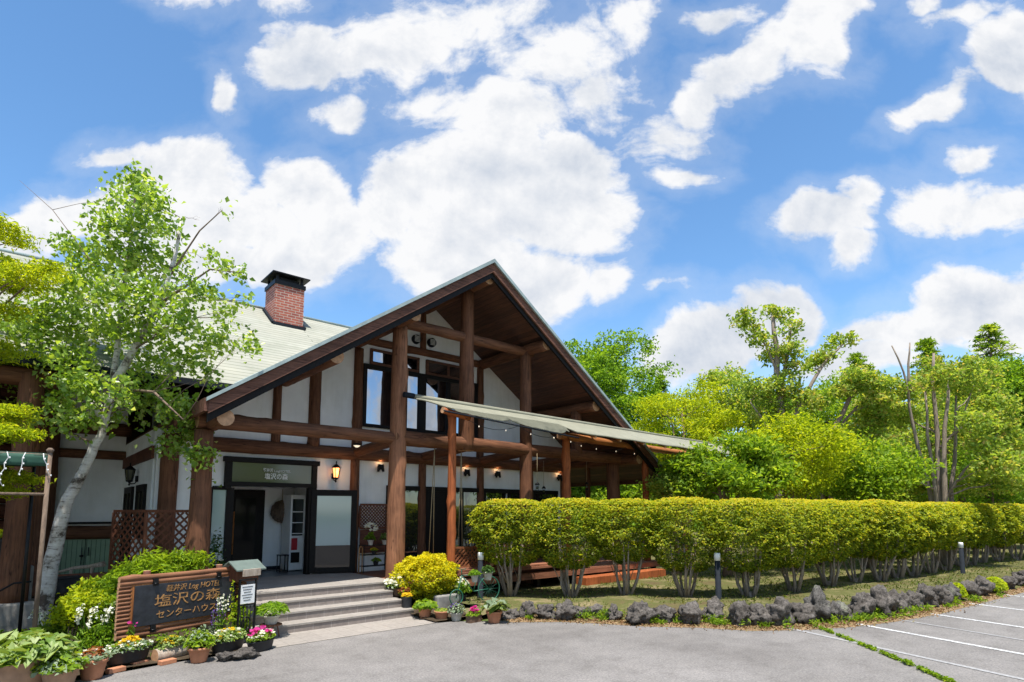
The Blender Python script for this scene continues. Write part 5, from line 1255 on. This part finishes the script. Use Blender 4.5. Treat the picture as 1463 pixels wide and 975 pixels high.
for k in range(9):
    p = A.lerp(A2, .03 + k * .08) + Vector((0, -.05, zt - .02)); pts = [p]
    for j in range(rnd.randint(3, 6)): pts.append(pts[-1] + Vector((rnd.uniform(-.04, .04), rnd.uniform(-.02, .02), -.07)))
    q.tube(pts, .005, 4)
    for w in pts[1:]: q.lathe([(.004, -.012), (.009, 0), (.003, .012)], w + Vector((.012, -.012, 0)), 6)
q.build('light_string', M['white'], fl, fix=False)

# left bits: crate, driftwood, planter on a pillar
P = at(90, 836, 10.6); q = MB(); q.box(P, (.46, .3, .26), .1); q.box(P + Vector((0, 0, .13)), (.50, .34, .03), .1); tag(q.build('storage_crate', M['potblack'], None, bevel=.01), 'black plastic storage crate behind the birch trunk', 'crate')
q = MB(); p0 = at(82, 818, 12.2); p1 = at(148, 806, 12.2); q.tube([p0, p0.lerp(p1, .35) + Vector((0, 0, .03)), p0.lerp(p1, .7), p1, p1 + Vector((.02, 0, -.05))], [.025, .035, .04, .06, .04], 8)
for k in (.3, .75): w = p0.lerp(p1, k); q.tube([w, Vector((w.x, w.y, w.z - .3))], [.03, .03], 6)
tag(q.build('driftwood_rail', M['drift'], None), 'pale driftwood branch laid as a rail before the green doors', 'driftwood')
potted('plant with trailing yellow-green leaves in a black pot at the left edge', at(12, 800, 9.6) - Vector((0, 0, .1)), .15, .45, 'potblack', [('l_maple', 420, .06, .28, .15, .5)], group='plants at the left edge')
q = MB(); P = at(12, 880, 9.6); q.box((P.x, P.y, .5 * (at(12, 800, 9.6).z - .1)), (.5, .4, at(12, 800, 9.6).z - .1), .1); tag(q.build('stone_pedestal', M['stone'], None, bevel=.02), 'grey stone pedestal under the black pot at the left edge', 'pedestal')
q = MB(); P = at(25, 845, 8.7); q.tube([P + Vector((-.35, 0, -.05)), P + Vector((-.2, 0, .02)), P + Vector((-.05, 0, .12)), P + Vector((.15, 0, .13))], .014, 7); q.tube([P + Vector((-.35, 0, -.05)), Vector((P.x - .35, P.y, 0))], .016, 7)
tag(q.build('metal_handrail', M['darkmetal'], None), 'bent black metal tube handle standing by the left stone pedestal', 'handle')

# hanging swing, bulbs
sw = thing('rope_swing', 'wooden plank swing on long ropes under the front log beam', 'swing', (7.75, 11.25, 3.5))
q = MB()
for x in (7.3, 7.42, 8.12, 8.24): q.tube([((7.38 if x < 7.7 else 8.15), 11.25, 3.5), (x, 11.3, 1.02)], .011, 6)
q.build('rope', M['rope'], sw)
q = MB(); q.bb(7.2, 8.32, 11.15, 11.48, .98, 1.02); q.build('seat', M['log_x'], sw, bevel=.008)
gl_ = thing('string_lights', 'string of small clear bulbs sagging along the canopy edge', 'string lights', (7.4, 9.9, 4.0))
q = MB(); pts = []; hooks = [(7.2, 9.82, 4.0), (8.6, 9.66, 3.94), (9.9, 9.45, 3.86), (11.6, 10.3, 3.86), (13.3, 10.3, 3.84), (15.0, 10.3, 3.82), (16.8, 10.3, 3.8)]; bulbs = []
for a, b_ in zip(hooks[:-1], hooks[1:]):
    a = Vector(a); b_ = Vector(b_)
    for k in range(9):
        t_ = k / 8; p = a.lerp(b_, t_) + Vector((0, 0, -.28 * 4 * t_ * (1 - t_) * .6)); pts.append(p)
        if k in (2, 6): bulbs.append(p)
q.tube(pts, .006, 4); q.build('wire', M['darkmetal'], gl_, fix=False)
for p in bulbs:
    q = MB(); q.lathe([(.004, .0), (.006, -.01), (.010, -.026), (.008, -.036), (.002, -.04)], p, 10); q.build('bulb', M['bulb'], gl_)
for i, (x, y, z, l_) in enumerate([(10.35, 10.9, 2.62, .9), (11.85, 12.2, 2.6, .9), (13.3, 11.8, 2.75, .8)]):
    t = thing('pendant_lantern', ['small dark hanging lantern on the right gable post', 'small hanging lantern under the middle of the terrace ceiling', 'small glass lantern hanging near the terrace right end'][i], 'lantern', (x, y, z), 0, 'small lanterns hanging over the terrace')
    q = MB(); q.tube([(x, y, z + .12), (x, y, z + l_)], .006, 5); q.build('cord', M['rope'], t)
    q = MB(); q.lathe([(.05, -.1), (.06, -.09), (.06, -.07)], (x, y, z), 8); q.lathe([(.07, .07), (.04, .12), (.01, .15)], (x, y, z), 8)
    for k in range(4): a = k * 1.57; q.tube([(x + .05 * math.cos(a), y + .05 * math.sin(a), z - .07), (x + .05 * math.cos(a), y + .05 * math.sin(a), z + .07)], .005, 4)
    q.build('cage', M['darkmetal'], t)
    q = MB(); q.lathe([(.02, -.04), (.03, 0), (.02, .04)], (x, y, z), 8); q.build('glass', M['glass_sign'], t)

# bollard lights
def bollard(label, P, h):
    P = Vector(P); t = thing('bollard_light', label, 'bollard', P, 0, 'dark bollard lights by the hedge')
    q = MB(); q.lathe([(.075, -.05), (.075, .0), (.060, .01), (.060, h - .16)], P, 20); q.build('post', M['greymetal'], t)
    q = MB(); q.lathe([(.064, h - .16), (.066, h - .02), (.058, h)], P, 20); q.build('lamp_cap', M['white'], t)
bollard('dark grey bollard light with white cap in the gap of the hedge', G(1027, 858, .15), .98)
bollard('black bollard light with white cap in front of the terrace lattice', (7.75, 9.95, .12), 1.0)
bollard('distant black bollard light among the hedge trunks at the right', G(1376, 822, .14), .95)

# ---------------------------------------------------------------- lava rocks along the lawn
ORD = ['first', 'second', 'third', 'fourth', 'fifth', 'sixth', 'seventh', 'eighth', 'ninth', 'tenth', 'eleventh', 'twelfth', '13th', '14th', '15th', '16th', '17th', '18th', '19th', '20th', '21st', '22nd', '23rd', '24th', '25th', '26th', '27th', '28th', '29th', '30th', '31st', '32nd', '33rd', '34th', '35th', '36th', '37th', '38th', '39th', '40th']
import bmesh
_bm = bmesh.new(); bmesh.ops.create_icosphere(_bm, subdivisions=4, radius=1); ICO_V = [v.co.copy() for v in _bm.verts]; ICO_F = [tuple(v.index for v in f.verts) for f in _bm.faces]; _bm.free()
def rock(label, P, w, h, seed, mat='lava'):
    rnd = random.Random(seed); o3 = Vector((seed * 7.3, seed * 1.9, 0)); sx, sy = w / 2 * rnd.uniform(.9, 1.1), w / 2 * rnd.uniform(.75, 1.0); q = MB()
    for v in ICO_V:
        n1 = noise.noise(v * 1.2 + o3) * .55; n2 = noise.noise(v * 3.1 + o3) * .30; n3 = -abs(noise.noise(v * 6.0 + o3)) * .30 + noise.noise(v * 14 + o3) * .10
        p = v * (1 + n1 + n2 + n3); q.v.append((P[0] + p.x * sx, P[1] + p.y * sy, P[2] + max(-.06, h * .40 + p.z * h * .58)))
    q.f = list(ICO_F); q.m = [0] * len(q.f); q.sm = [True] * len(q.f)
    return tag(q.build('lava_rock', M[mat], None, fix=False), label, 'rock', 'lava rocks edging the lawn')
RK = [(753, 882, 20, 24), (779, 884, 26, 20), (808, 886, 27, 25), (830, 883, 20, 17), (852, 881, 24, 16), (877, 886, 19, 20), (915, 892, 38, 30), (950, 889, 30, 22), (987, 892, 32, 30), (1019, 889, 26, 26), (1058, 894, 30, 34), (1087, 894, 28, 28), (1115, 894, 36, 38), (1147, 891, 36, 30), (1171, 889, 34, 44), (1196, 887, 26, 26), (1206, 886, 20, 20),
      (1230, 884, 32, 36), (1256, 881, 32, 42), (1277, 875, 26, 30), (1290, 873, 18, 24), (1307, 871, 24, 26), (1325, 867, 22, 32), (1343, 864, 24, 28), (1362, 859, 20, 24), (1386, 855, 26, 26), (1404, 851, 24, 26), (1422, 846, 20, 18), (1440, 842, 20, 20), (1456, 838, 18, 18)]
for i, (x, y, w, h) in enumerate(RK):
    P = G(x, y, .02); k = (P - CAM).dot(F0) / 824
    d_ = Vector((P.x - CAM.x, P.y - CAM.y, 0)).normalized(); P = P + d_ * w * k * .35
    lich = i in (14, 15, 24)
    rock(('pale lichen-spotted lava rock, ' if lich else 'dark pitted lava rock, ') + ORD[i] + ' from the left along the lawn edge', P, w * k * 1.15, h * k * .92, i + 1, 'lava_moss' if lich else 'lava')
for i in range(8):
    x, y = 20.9 + i * .75, 2.78 - i * .08; rock('dark pitted lava rock, ' + ORD[30 + i] + ' from the left along the lawn edge', (x, y, .02), .55 + .1 * (i % 3), .4, 60 + i)
rock('flat dark lava rock beside the hollow log planter', px(350, 940), .42, .13, 91); rock('small lava rock beside the pink flower planter', px(322, 944), .22, .12, 92)
rock('second lava rock of the stacked pair at the foot of the bollard', G(1021, 874, .1), .34, .26, 93); rock('small dark lava rock half hidden behind the hosta pot', px(728, 884), .4, .2, 94)

for lab, x, y, w_ in (('yellow-green moss cushion between rocks near the right edge', 1422, 842, 28), ('small moss cushion beside the distant bollard', 1368, 852, 22)):
    P = G(x, y, .1); k = (P - CAM).dot(F0) / 824; rw = np.random.default_rng(int(x)); u = unit(rw, 1500); u[:, 2] = np.abs(u[:, 2]); t = thing('moss_cushion', lab, 'moss', tuple(P), 0, 'moss cushions on the rock edge')
    leaves('foliage', np.array(tuple(P)) + u * np.array([w_ * k * .6, w_ * k * .5, .30]) * (.8 + .2 * rw.random((1500, 1))), .06, rw, M['l_maple'], t, dirs=u)
pts = []; rw = np.random.default_rng(5)
for _ in range(150):
    k = rw.integers(0, 11); t_ = rw.random(); a, b_ = ROCKLINE[k], ROCKLINE[k + 1]; c_ = np.array([a[0] + (b_[0] - a[0]) * t_ + rw.normal() * .15, a[1] + (b_[1] - a[1]) * t_ + rw.normal() * .15 - .05, .03]); hh = rw.uniform(.04, .16)
    pts.append(c_ + rw.normal(size=(26, 3)) * np.array([.05, .05, 0]) + np.array([0, 0, 1]) * rw.random((26, 1)) * hh)
o = leaves('edge_weeds', np.concatenate(pts), .06, rw, M['l_bright'], None, bias=(0, 0, .2), aspect=.25, long=1.4); tag(o, 'tufts of weeds growing between the lava rocks', 'weeds', kind='stuff')
# ---------------------------------------------------------------- clipped hedge, one shrub at a time
HS = [(8.42, 9.72), (9.30, 8.75), (10.45, 8.15), (11.25, 7.15), (12.15, 6.18), (13.7, 5.88), (15.4, 5.75), (16.75, 5.6), (17.6, 5.3), (18.7, 5.2), (19.6, 5.05), (20.7, 4.9), (22.2, 4.85), (24.0, 4.8), (25.2, 4.75), (26.4, 4.70), (27.6, 4.4), (29.0, 4.1), (30.6, 3.8), (32.2, 3.5)]
HL = ['first clipped hedge shrub, at the left end behind the flower pots'] + [ORD[i] + ' clipped shrub from the left in the long hedge' for i in range(1, len(HS))]
for i, (x, y) in enumerate(HS):
    rng = np.random.default_rng(300 + i); rnd = random.Random(300 + i)
    a = Vector(HS[max(0, i - 1)]); b_ = Vector(HS[min(len(HS) - 1, i + 1)]); tv = (b_ - a).normalized(); sp = (b_ - a).length / (2 if 0 < i < len(HS) - 1 else 1)
    tx, ty = tv.x, tv.y; dist = math.hypot(x, y); ha = sp * .5 * 1.18 + .11; hb = .62
    z0, z1 = .80 + rnd.uniform(-.12, .10), 2.27 + rnd.uniform(-.03, .02); zc, hz = (z0 + z1) / 2, (z1 - z0) / 2
    t = thing('hedge_shrub', HL[i], 'hedge shrub', (x, y, .12), 0, 'clipped shrubs forming the hedge')
    ls = .050 + max(0, dist - 13) * .0022; n = int(15000 * (13 / max(13, dist)) ** 1.1)
    u = unit(rng, n); pw = 3.7; L_ = (np.abs(u) ** pw).sum(1) ** (1 / pw); w_ = u / L_[:, None]
    nz = np.array([noise.noise(Vector((v[0] * 2.2 + i * 3, v[1] * 2.2, v[2] * 3.6))) + .7 * noise.noise(Vector((v[0] * 4.5 + i * 5, v[1] * 4.5, v[2] * 9))) for v in w_])
    rho = np.where(rng.random(n) < .85, .86 + .14 * rng.random(n), .5 + .4 * rng.random(n)) * (1 + .27 * nz * np.clip(1.6 - 2 * w_[:, 2], .12, 1))
    q_ = w_ * rho[:, None]
    taper = np.where(q_[:, 2] < 0, 1 + .30 * q_[:, 2], 1.0)      # rounder towards the skirt
    lx, ly = q_[:, 0] * ha * taper, q_[:, 1] * hb * taper
    zz = zc + q_[:, 2] * hz + np.where(q_[:, 2] < -.3, .26 * nz, 0) + np.where(q_[:, 2] > .8, .02, 0)
    P = np.stack([x + lx * tx - ly * ty, y + lx * ty + ly * tx, zz], 1)
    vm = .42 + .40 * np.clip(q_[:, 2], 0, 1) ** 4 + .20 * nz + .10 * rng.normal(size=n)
    dd = np.stack([w_[:, 0] * tx - w_[:, 1] * ty, w_[:, 0] * ty + w_[:, 1] * tx, w_[:, 2] * .7], 1) * .45 + np.array([0, 0, .85])
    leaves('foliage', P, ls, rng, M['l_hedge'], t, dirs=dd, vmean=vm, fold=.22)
    q = MB(); ns_ = 8 if dist < 16 else 5
    for k in range(ns_):
        a_ = 2 * math.pi * k / ns_ + rnd.random() * .6; r1 = rnd.uniform(.22, .48)
        b0 = Vector((x + math.cos(a_) * .06, y + math.sin(a_) * .06, .06)); k1 = Vector((x + math.cos(a_) * (.13 + r1 * .25), y + math.sin(a_) * (.13 + r1 * .25), .42 + rnd.random() * .12)); k2 = Vector((x + math.cos(a_) * r1 * .8, y + math.sin(a_) * r1 * .8, .85)); e = Vector((x + math.cos(a_) * r1, y + math.sin(a_) * r1, 1.35))
        rr = rnd.uniform(.018, .032) * (1.25 if dist > 16 else 1); q.tube(wobble([b0, k1, k2, e], .02, rnd), [rr * 1.5, rr * 1.05, rr * .85, rr * .5], 7)
        q.tube([k1, k2 + Vector((rnd.uniform(-.2, .2), rnd.uniform(-.2, .2), .1))], [rr * .5, rr * .3], 5)
    q.tube([(x, y, 0), (x, y, .12), (x, y, .28)], [.13, .10, .07], 9)
    q.build('trunk', M['bark_grey'], t, fix=False)

# ---------------------------------------------------------------- trees beyond
def ground_at(x, d): p = at(x, 731, d); p.z = 0; return p
def pxc(lst, d, jit=.6, seed=1, zs=.85):
    rnd = random.Random(seed); out = []
    for (x, y, r_) in lst:
        dd = d + rnd.uniform(-jit, jit); p = at(x, y, dd); rm = r_ / 824 * dd; out.append((p.x, p.y, p.z, rm, rm, rm * zs))
    return out
def big(name, label, x, d, cy, rx, ry, mat, n, ls, seed, ncl=26, crf=.36, group='trees behind the lodge and lawn', bmat='bark', twig=.4, flat=.45, cat='tree', aspect=.55, yb=None, **kw):
    b = ground_at(x, d); c = at(x, cy, d); k = d / 824; Rx, Rz = rx * k, ry * k
    cl = cloud_clumps((c.x, c.y, c.z), (Rx, Rx, Rz), ncl, min(Rx, Rz) * crf, seed, .7, minz=.5)
    top = c + Vector((0, 0, Rz * .4)); rnd = random.Random(seed)
    st = [([b, b.lerp(top, .5) + Vector((rnd.uniform(-.3, .3), rnd.uniform(-.3, .3), 0)), top], .10 + Rz * .035, .03), ([b.lerp(top, .35), c + Vector((Rx * .4, -Rx * .2, Rz * .1))], .06 + Rz * .01, .03), ([b.lerp(top, .3), c + Vector((-Rx * .45, -Rx * .1, 0))], .06 + Rz * .01, .03)]
    return tree(name, label, tuple(b), st, cl, n, ls, mat, bmat, group, seed, cat, twig=twig, per=16, flat=flat, aspect=aspect, tw=1, **kw)
big('deciduous_tree', 'tall full green tree rising right behind the gable roof', 868, 31, 560, 88, 88, 'l_green', 26000, .17, 401, 40, .34)
big('maple_tree', 'layered yellow-green maple behind the canopy right end', 975, 24, 615, 80, 62, 'l_maple', 17000, .11, 402, 34, .34, flat=.22)
big('deciduous_tree', 'mid green tree between the maple and the pruned tall tree', 1035, 30, 590, 68, 62, 'l_mix', 13000, .15, 403, 26)
big('deciduous_tree', 'dark green tree filling behind the pruned tall tree', 1110, 34, 610, 80, 50, 'l_green', 12000, .18, 404, 24)
big('deciduous_tree', 'light green tree left of the many-stemmed tree', 1185, 27, 610, 72, 75, 'l_bright', 17000, .13, 405, 30)
big('deciduous_tree', 'broad fresh green tree right behind the many-stemmed tree', 1330, 28, 620, 100, 85, 'l_mix', 19000, .15, 406, 34)
big('deciduous_tree', 'large dense green tree at the right edge', 1425, 29, 590, 80, 90, 'l_green', 24000, .16, 407, 40)
big('deciduous_tree', 'tall green tree cut by the right edge of the photo', 1500, 28, 600, 70, 95, 'l_bright', 12000, .15, 408, 26)
big('leafy_bush', 'fresh green large-leaved bush in front of the canopy end', 1035, 16.5, 668, 78, 42, 'l_bright', 12000, .13, 409, 26, .4, group='bushes behind the hedge', cat='bush', aspect=.5, long=1.2)
big('leafy_bush', 'yellow-green bush behind the hedge below the pruned tree', 1135, 18, 655, 72, 60, 'l_maple', 15000, .10, 410, 30, .38, group='bushes behind the hedge', cat='bush')
big('leafy_bush', 'bright green bush behind the hedge left of the many stems', 1235, 19, 670, 66, 50, 'l_bright', 13000, .12, 411, 26, .4, group='bushes behind the hedge', cat='bush')
big('leafy_bush', 'silvery green bush behind the hedge at the right', 1415, 25, 680, 60, 42, 'l_green', 11000, .12, 412, 24, .4, group='bushes behind the hedge', cat='bush')
big('leafy_bush', 'pale yellow and orange tinted shrub above the hedge near the canopy post', 965, 17, 700, 34, 18, 'l_mix', 3500, .10, 413, 12, .5, group='bushes behind the hedge', cat='bush')
for i, (x, d, cy, rx, ry, mt) in enumerate([(800, 33, 690, 70, 50, 'l_green'), (890, 30, 700, 55, 45, 'l_bright'), (960, 33, 680, 60, 60, 'l_green'), (740, 36, 700, 60, 50, 'l_green'), (1070, 40, 680, 90, 70, 'l_green'), (1160, 42, 670, 90, 80, 'l_green'), (1260, 44, 650, 100, 100, 'l_bright'), (1370, 42, 650, 100, 110, 'l_green'), (1480, 36, 660, 90, 90, 'l_green'), (1290, 36, 700, 80, 60, 'l_mix'), (1560, 40, 640, 90, 120, 'l_green')]):
    big('woodland_tree', ORD[i] + ' background tree from a nearer row hidden low behind the garden' if 0 else ['low green tree seen under the far end of the terrace roof', 'bright tree seen between the canopy posts', 'green tree just right of the last canopy post', 'green tree seen past the lodge back corner', 'far tree behind the large-leaved bush', 'far tree behind the yellow-green bush',
        'far bright tree left of the many-stemmed tree', 'far tall tree behind the many-stemmed tree', 'far tree low at the right edge', 'far olive tree showing between hedge trunks', 'far tree beyond the right edge'][i], x, d, cy, rx, ry, mt, 8500, .24, 430 + i, 20, .42, group='far woodland trees')
# tall pruned tree with tufts
D = 21
tree('pruned_tree', 'tall pruned tree with bare limbs and leaf tufts against the sky', tuple(ground_at(1118, D)),
     [([ground_at(1118, D), at(1116, 640, D), at(1114, 560, D), at(1110, 500, D), at(1104, 452, D)], .17, .07), ([at(1114, 560, D), at(1124, 520, D), at(1130, 470, D)], .09, .04),
      ([at(1116, 640, D), at(1140, 585, D), at(1160, 548, D), at(1186, 508, D), at(1204, 492, D)], .10, .03), ([at(1113, 540, D), at(1095, 495, D), at(1070, 460, D)], .05, .02), ([at(1116, 640, D), at(1090, 600, D), at(1072, 575, D)], .06, .02)],
     pxc([(1060, 455, 15), (1072, 470, 14), (1088, 488, 16), (1100, 448, 14), (1118, 455, 16), (1130, 470, 16), (1128, 500, 18), (1104, 510, 17), (1138, 528, 18), (1118, 548, 22), (1165, 520, 16), (1180, 508, 14), (1192, 490, 13), (1212, 487, 10), (1085, 560, 24), (1140, 565, 22), (1160, 575, 20), (1100, 590, 26)], D, .5, 3), 6000, .14, 'l_mix', 'bark_grey', None, 421, twig=.22, per=12, tw=1, bias=(0, 0, .3))
tree('leaning_tree', 'dark leaning tree stem between the pruned tree and the many-stemmed tree', tuple(ground_at(1165, 20)), [([ground_at(1165, 20), at(1182, 635, 20), at(1205, 590, 20), at(1222, 552, 20)], .11, .06), ([at(1190, 620, 20), at(1225, 580, 20)], .05, .03)],
     pxc([(1225, 540, 22), (1245, 550, 22), (1205, 560, 16), (1255, 575, 20)], 20, .4, 4), 3200, .12, 'l_mix', 'bark', None, 422, twig=.2, tw=1)
D = 20
q_ = lambda *p: [at(x, y, D + z) for x, y, z in p]
tree('many_stemmed_tree', 'many-stemmed grey-brown tree fanning up behind the hedge', tuple(ground_at(1342, D)),
     [([ground_at(1342, D)] + q_((1328, 700, 0), (1312, 640, 0), (1300, 585, 0), (1292, 530, 0), (1274, 494, 0)), .085, .02), (q_((1300, 560, 0), (1297, 520, 0), (1300, 490, 0)), .055, .02),
      ([ground_at(1345, D)] + q_((1336, 700, -.2), (1326, 620, -.2), (1322, 560, -.3)), .08, .03), ([ground_at(1348, D)] + q_((1344, 700, .1), (1338, 620, .2), (1334, 550, .2), (1334, 505, .2)), .11, .04),
      ([ground_at(1350, D)] + q_((1350, 690, -.1), (1350, 610, -.1), (1356, 540, -.1)), .11, .04), ([ground_at(1354, D)] + q_((1360, 700, .2), (1366, 620, .4), (1366, 565, .4)), .09, .03),
      (q_((1352, 710, 0), (1380, 670, -.3), (1410, 640, -.5)), .05, .02), (q_((1344, 640, 0), (1372, 610, 0), (1388, 560, 0)), .05, .02), (q_((1326, 690, 0), (1300, 650, .3), (1270, 620, .5)), .05, .02)],
     pxc([(1268, 560, 24), (1250, 585, 26), (1240, 615, 28), (1290, 600, 20), (1300, 560, 18), (1320, 545, 18), (1345, 540, 22), (1372, 545, 24), (1398, 560, 26), (1420, 585, 26), (1432, 615, 26), (1398, 605, 22), (1262, 645, 28), (1240, 670, 26), (1285, 680, 24), (1395, 690, 24), (1425, 665, 26), (1440, 690, 22), (1385, 520, 14), (1410, 530, 16), (1330, 520, 10), (1405, 640, 20), (1450, 640, 20)], D, 1.3, 5),
     19000, .13, 'l_mix', 'bark_grey', None, 423, twig=.28, per=13, tw=2, bias=(0, 0, .5))
def conifer(label, x, d, ytop, wpx, seed, mat='l_dark'):
    b = ground_at(x, d); H = at(x, ytop, d).z; top = b + Vector((0, 0, H)); k = d / 824; rng = np.random.default_rng(seed); root = thing('conifer_tree', label, 'tree', tuple(b), 0, 'conifers above the woodland')
    q = MB(); q.tube([b, b.lerp(top, .5), b.lerp(top, .97)], [.02 * H, .012 * H, .01], 8); pts = []; vm = []
    n = 60
    for i in range(n):
        f_ = .25 + .75 * i / n; z = H * f_; L_ = wpx * 1.9 * k * (1 - f_) ** .75 * rng.uniform(.8, 1.15) + .12
        for j in range(4):
            a = rng.random() * 6.28; e = Vector((b.x + math.cos(a) * L_, b.y + math.sin(a) * L_, z - L_ * .18)); s0 = Vector((b.x, b.y, z)); q.tube([s0, s0.lerp(e, .5) + Vector((0, 0, L_ * .05)), e], [.025, .018, .006], 4)
            m_ = 26; t_ = rng.random(m_) ** .7; base_ = np.array(tuple(s0)) + np.outer(t_, np.array(tuple(e - s0))); pts.append(base_ + rng.normal(size=(m_, 3)) * np.array([.12, .12, .04])); vm.append(np.full(m_, .5 + .2 * rng.normal()))
    q.build('trunk', M['bark'], root, fix=False); leaves('crown', np.concatenate(pts), .22, rng, M[mat], root, vmean=np.concatenate(vm), aspect=.28, long=1.2)
conifer('pointed conifer top between the pruned tree and the many-stemmed tree', 1240, 38, 503, 60, 441, 'l_bright'); conifer('green fir top behind the many-stemmed tree', 1343, 33, 482, 46, 442, 'l_bright'); conifer('tall fir with pointed top at the right edge', 1437, 35, 462, 60, 443, 'l_bright')
conifer('small conifer tip behind the yellow-green maple', 948, 36, 536, 30, 444, 'l_green')
pts = []; rw = np.random.default_rng(77)
for i in range(46):
    p = ground_at(680 + i * 24, 58 + rw.uniform(-6, 6)); rr_ = rw.uniform(3.0, 4.6); hh = rw.uniform(5.5, 9.5)
    u = unit(rw, 900); u[:, 2] = np.abs(u[:, 2]); q_ = np.array([p.x, p.y, 0]) + u * np.array([rr_, rr_, hh]) * (.75 + .3 * rw.random((900, 1))); pts.append(q_)
o = leaves('distant_woodland', np.concatenate(pts), .62, rw, M['l_green'], None, vmean=None); tag(o, 'far-off wood closing the view behind the garden trees', 'woodland', kind='stuff')
# trees behind the photographer's side of the parking, seen as reflections
for i, (x, y, h_) in enumerate([(-6, -11, 8), (1, -14, 9), (7, -12, 7), (13, -15, 10), (20, -13, 8), (27, -15, 9), (-14, -13, 9)]):
    c = (x, y, h_ * .55); cl = cloud_clumps(c, (2.6, 2.6, h_ * .42), 16, 1.0, 500 + i, .8)
    tree('parking_tree', ORD[i] + ' tree in the row across the parking behind the camera', (x, y, 0), [([(x, y, 0), (x, y, h_ * .8)], .2, .04)], cl, 3500, .34, 'l_green', 'bark', 'trees across the parking', 500 + i, twig=.4, tw=0)

# ---------------------------------------------------------------- uncountable ground cover
rng = np.random.default_rng(900)
def scatter(n, x0, x1, y0, y1, ok):
    P = np.stack([rng.uniform(x0, x1, n), rng.uniform(y0, y1, n)], 1); return np.array([p for p in P if ok(p[0], p[1])])
S = scatter(52000, 7, 34, 2, 22, lambda x, y: d_rock(x, y) > .1 and noise.noise(Vector((x * .7, y * .7, 2))) > -.12 and not (7 < x < 14.9 and y > 10))
P = np.array([(x, y, lawn_z(x, y) + .02) for x, y in S]); o = leaves('lawn_grass', P, .075, rng, M['grass'], None, dirs=rng.normal(size=(len(P), 3)) * np.array([1, 1, .15]), aspect=.12, long=1.2); tag(o, 'short mossy grass under and behind the hedge', 'grass', kind='stuff')
pts = []
for _ in range(9000):
    k = rng.integers(0, 11); t_ = rng.random(); a, b_ = ROCKLINE[k], ROCKLINE[k + 1]; x = a[0] + (b_[0] - a[0]) * t_ + rng.normal() * .20 - .05; y = a[1] + (b_[1] - a[1]) * t_ + rng.normal() * .16 - .1; pts.append((x, y, .015 + max(0, min(.12, d_rock(x, y) * .3))))
o = leaves('leaf_litter', np.array(pts), .04, rng, m_leaf('dry_litter', [(.10, .055, .03), (.24, .13, .06), (.34, .24, .13), (.16, .2, .05)], .1), None, bias=(0, 0, 1.4)); tag(o, 'dry fallen leaves and weeds round the lava rocks', 'leaf litter', kind='stuff')
w0, w1, w2 = G(1172, 899), G(1262, 935), G(1362, 978); pts = []
for _ in range(1500):
    t_ = rng.random() * 2; p = w0.lerp(w1, t_) if t_ < 1 else w1.lerp(w2, t_ - 1); s = .016 + .012 * noise.noise(Vector((t_ * 6, 0, 0))); cl_ = noise.noise(Vector((t_ * 9, 2, 0)))
    if cl_ < -.12: continue
    pts.append((p.x + rng.normal() * s, p.y + rng.normal() * s, .012 + rng.random() * (.03 + .04 * max(0, cl_))))
o = leaves('crack_weeds', np.array(pts), .05, rng, M['grass'] if 0 else M['l_bright'], None, bias=(0, 0, .8), aspect=.35); tag(o, 'green weeds growing along the crack in the asphalt', 'weeds', kind='stuff')
S = scatter(5200, -3, 2.6, 8.9, 13.5, lambda x, y: noise.noise(Vector((x * 1.3, y * 1.3, 7))) > -.05)
P = np.array([(x, y, .06 + .10 * min(1, max(0, (y - 9.2) / 1.5))) for x, y in S]); o = leaves('bed_ground_cover', P, .06, rng, M['l_green'], None, bias=(0, 0, 1)); tag(o, 'low green ground cover in the garden bed by the sign', 'ground cover', kind='stuff')
scn.render.engine = 'CYCLES'
scn.cycles.use_denoising = True
scn.cycles.max_bounces = 6; scn.cycles.diffuse_bounces = 3; scn.cycles.glossy_bounces = 3; scn.cycles.transmission_bounces = 4; scn.cycles.transparent_max_bounces = 6
scn.cycles.sample_clamp_indirect = 6.0
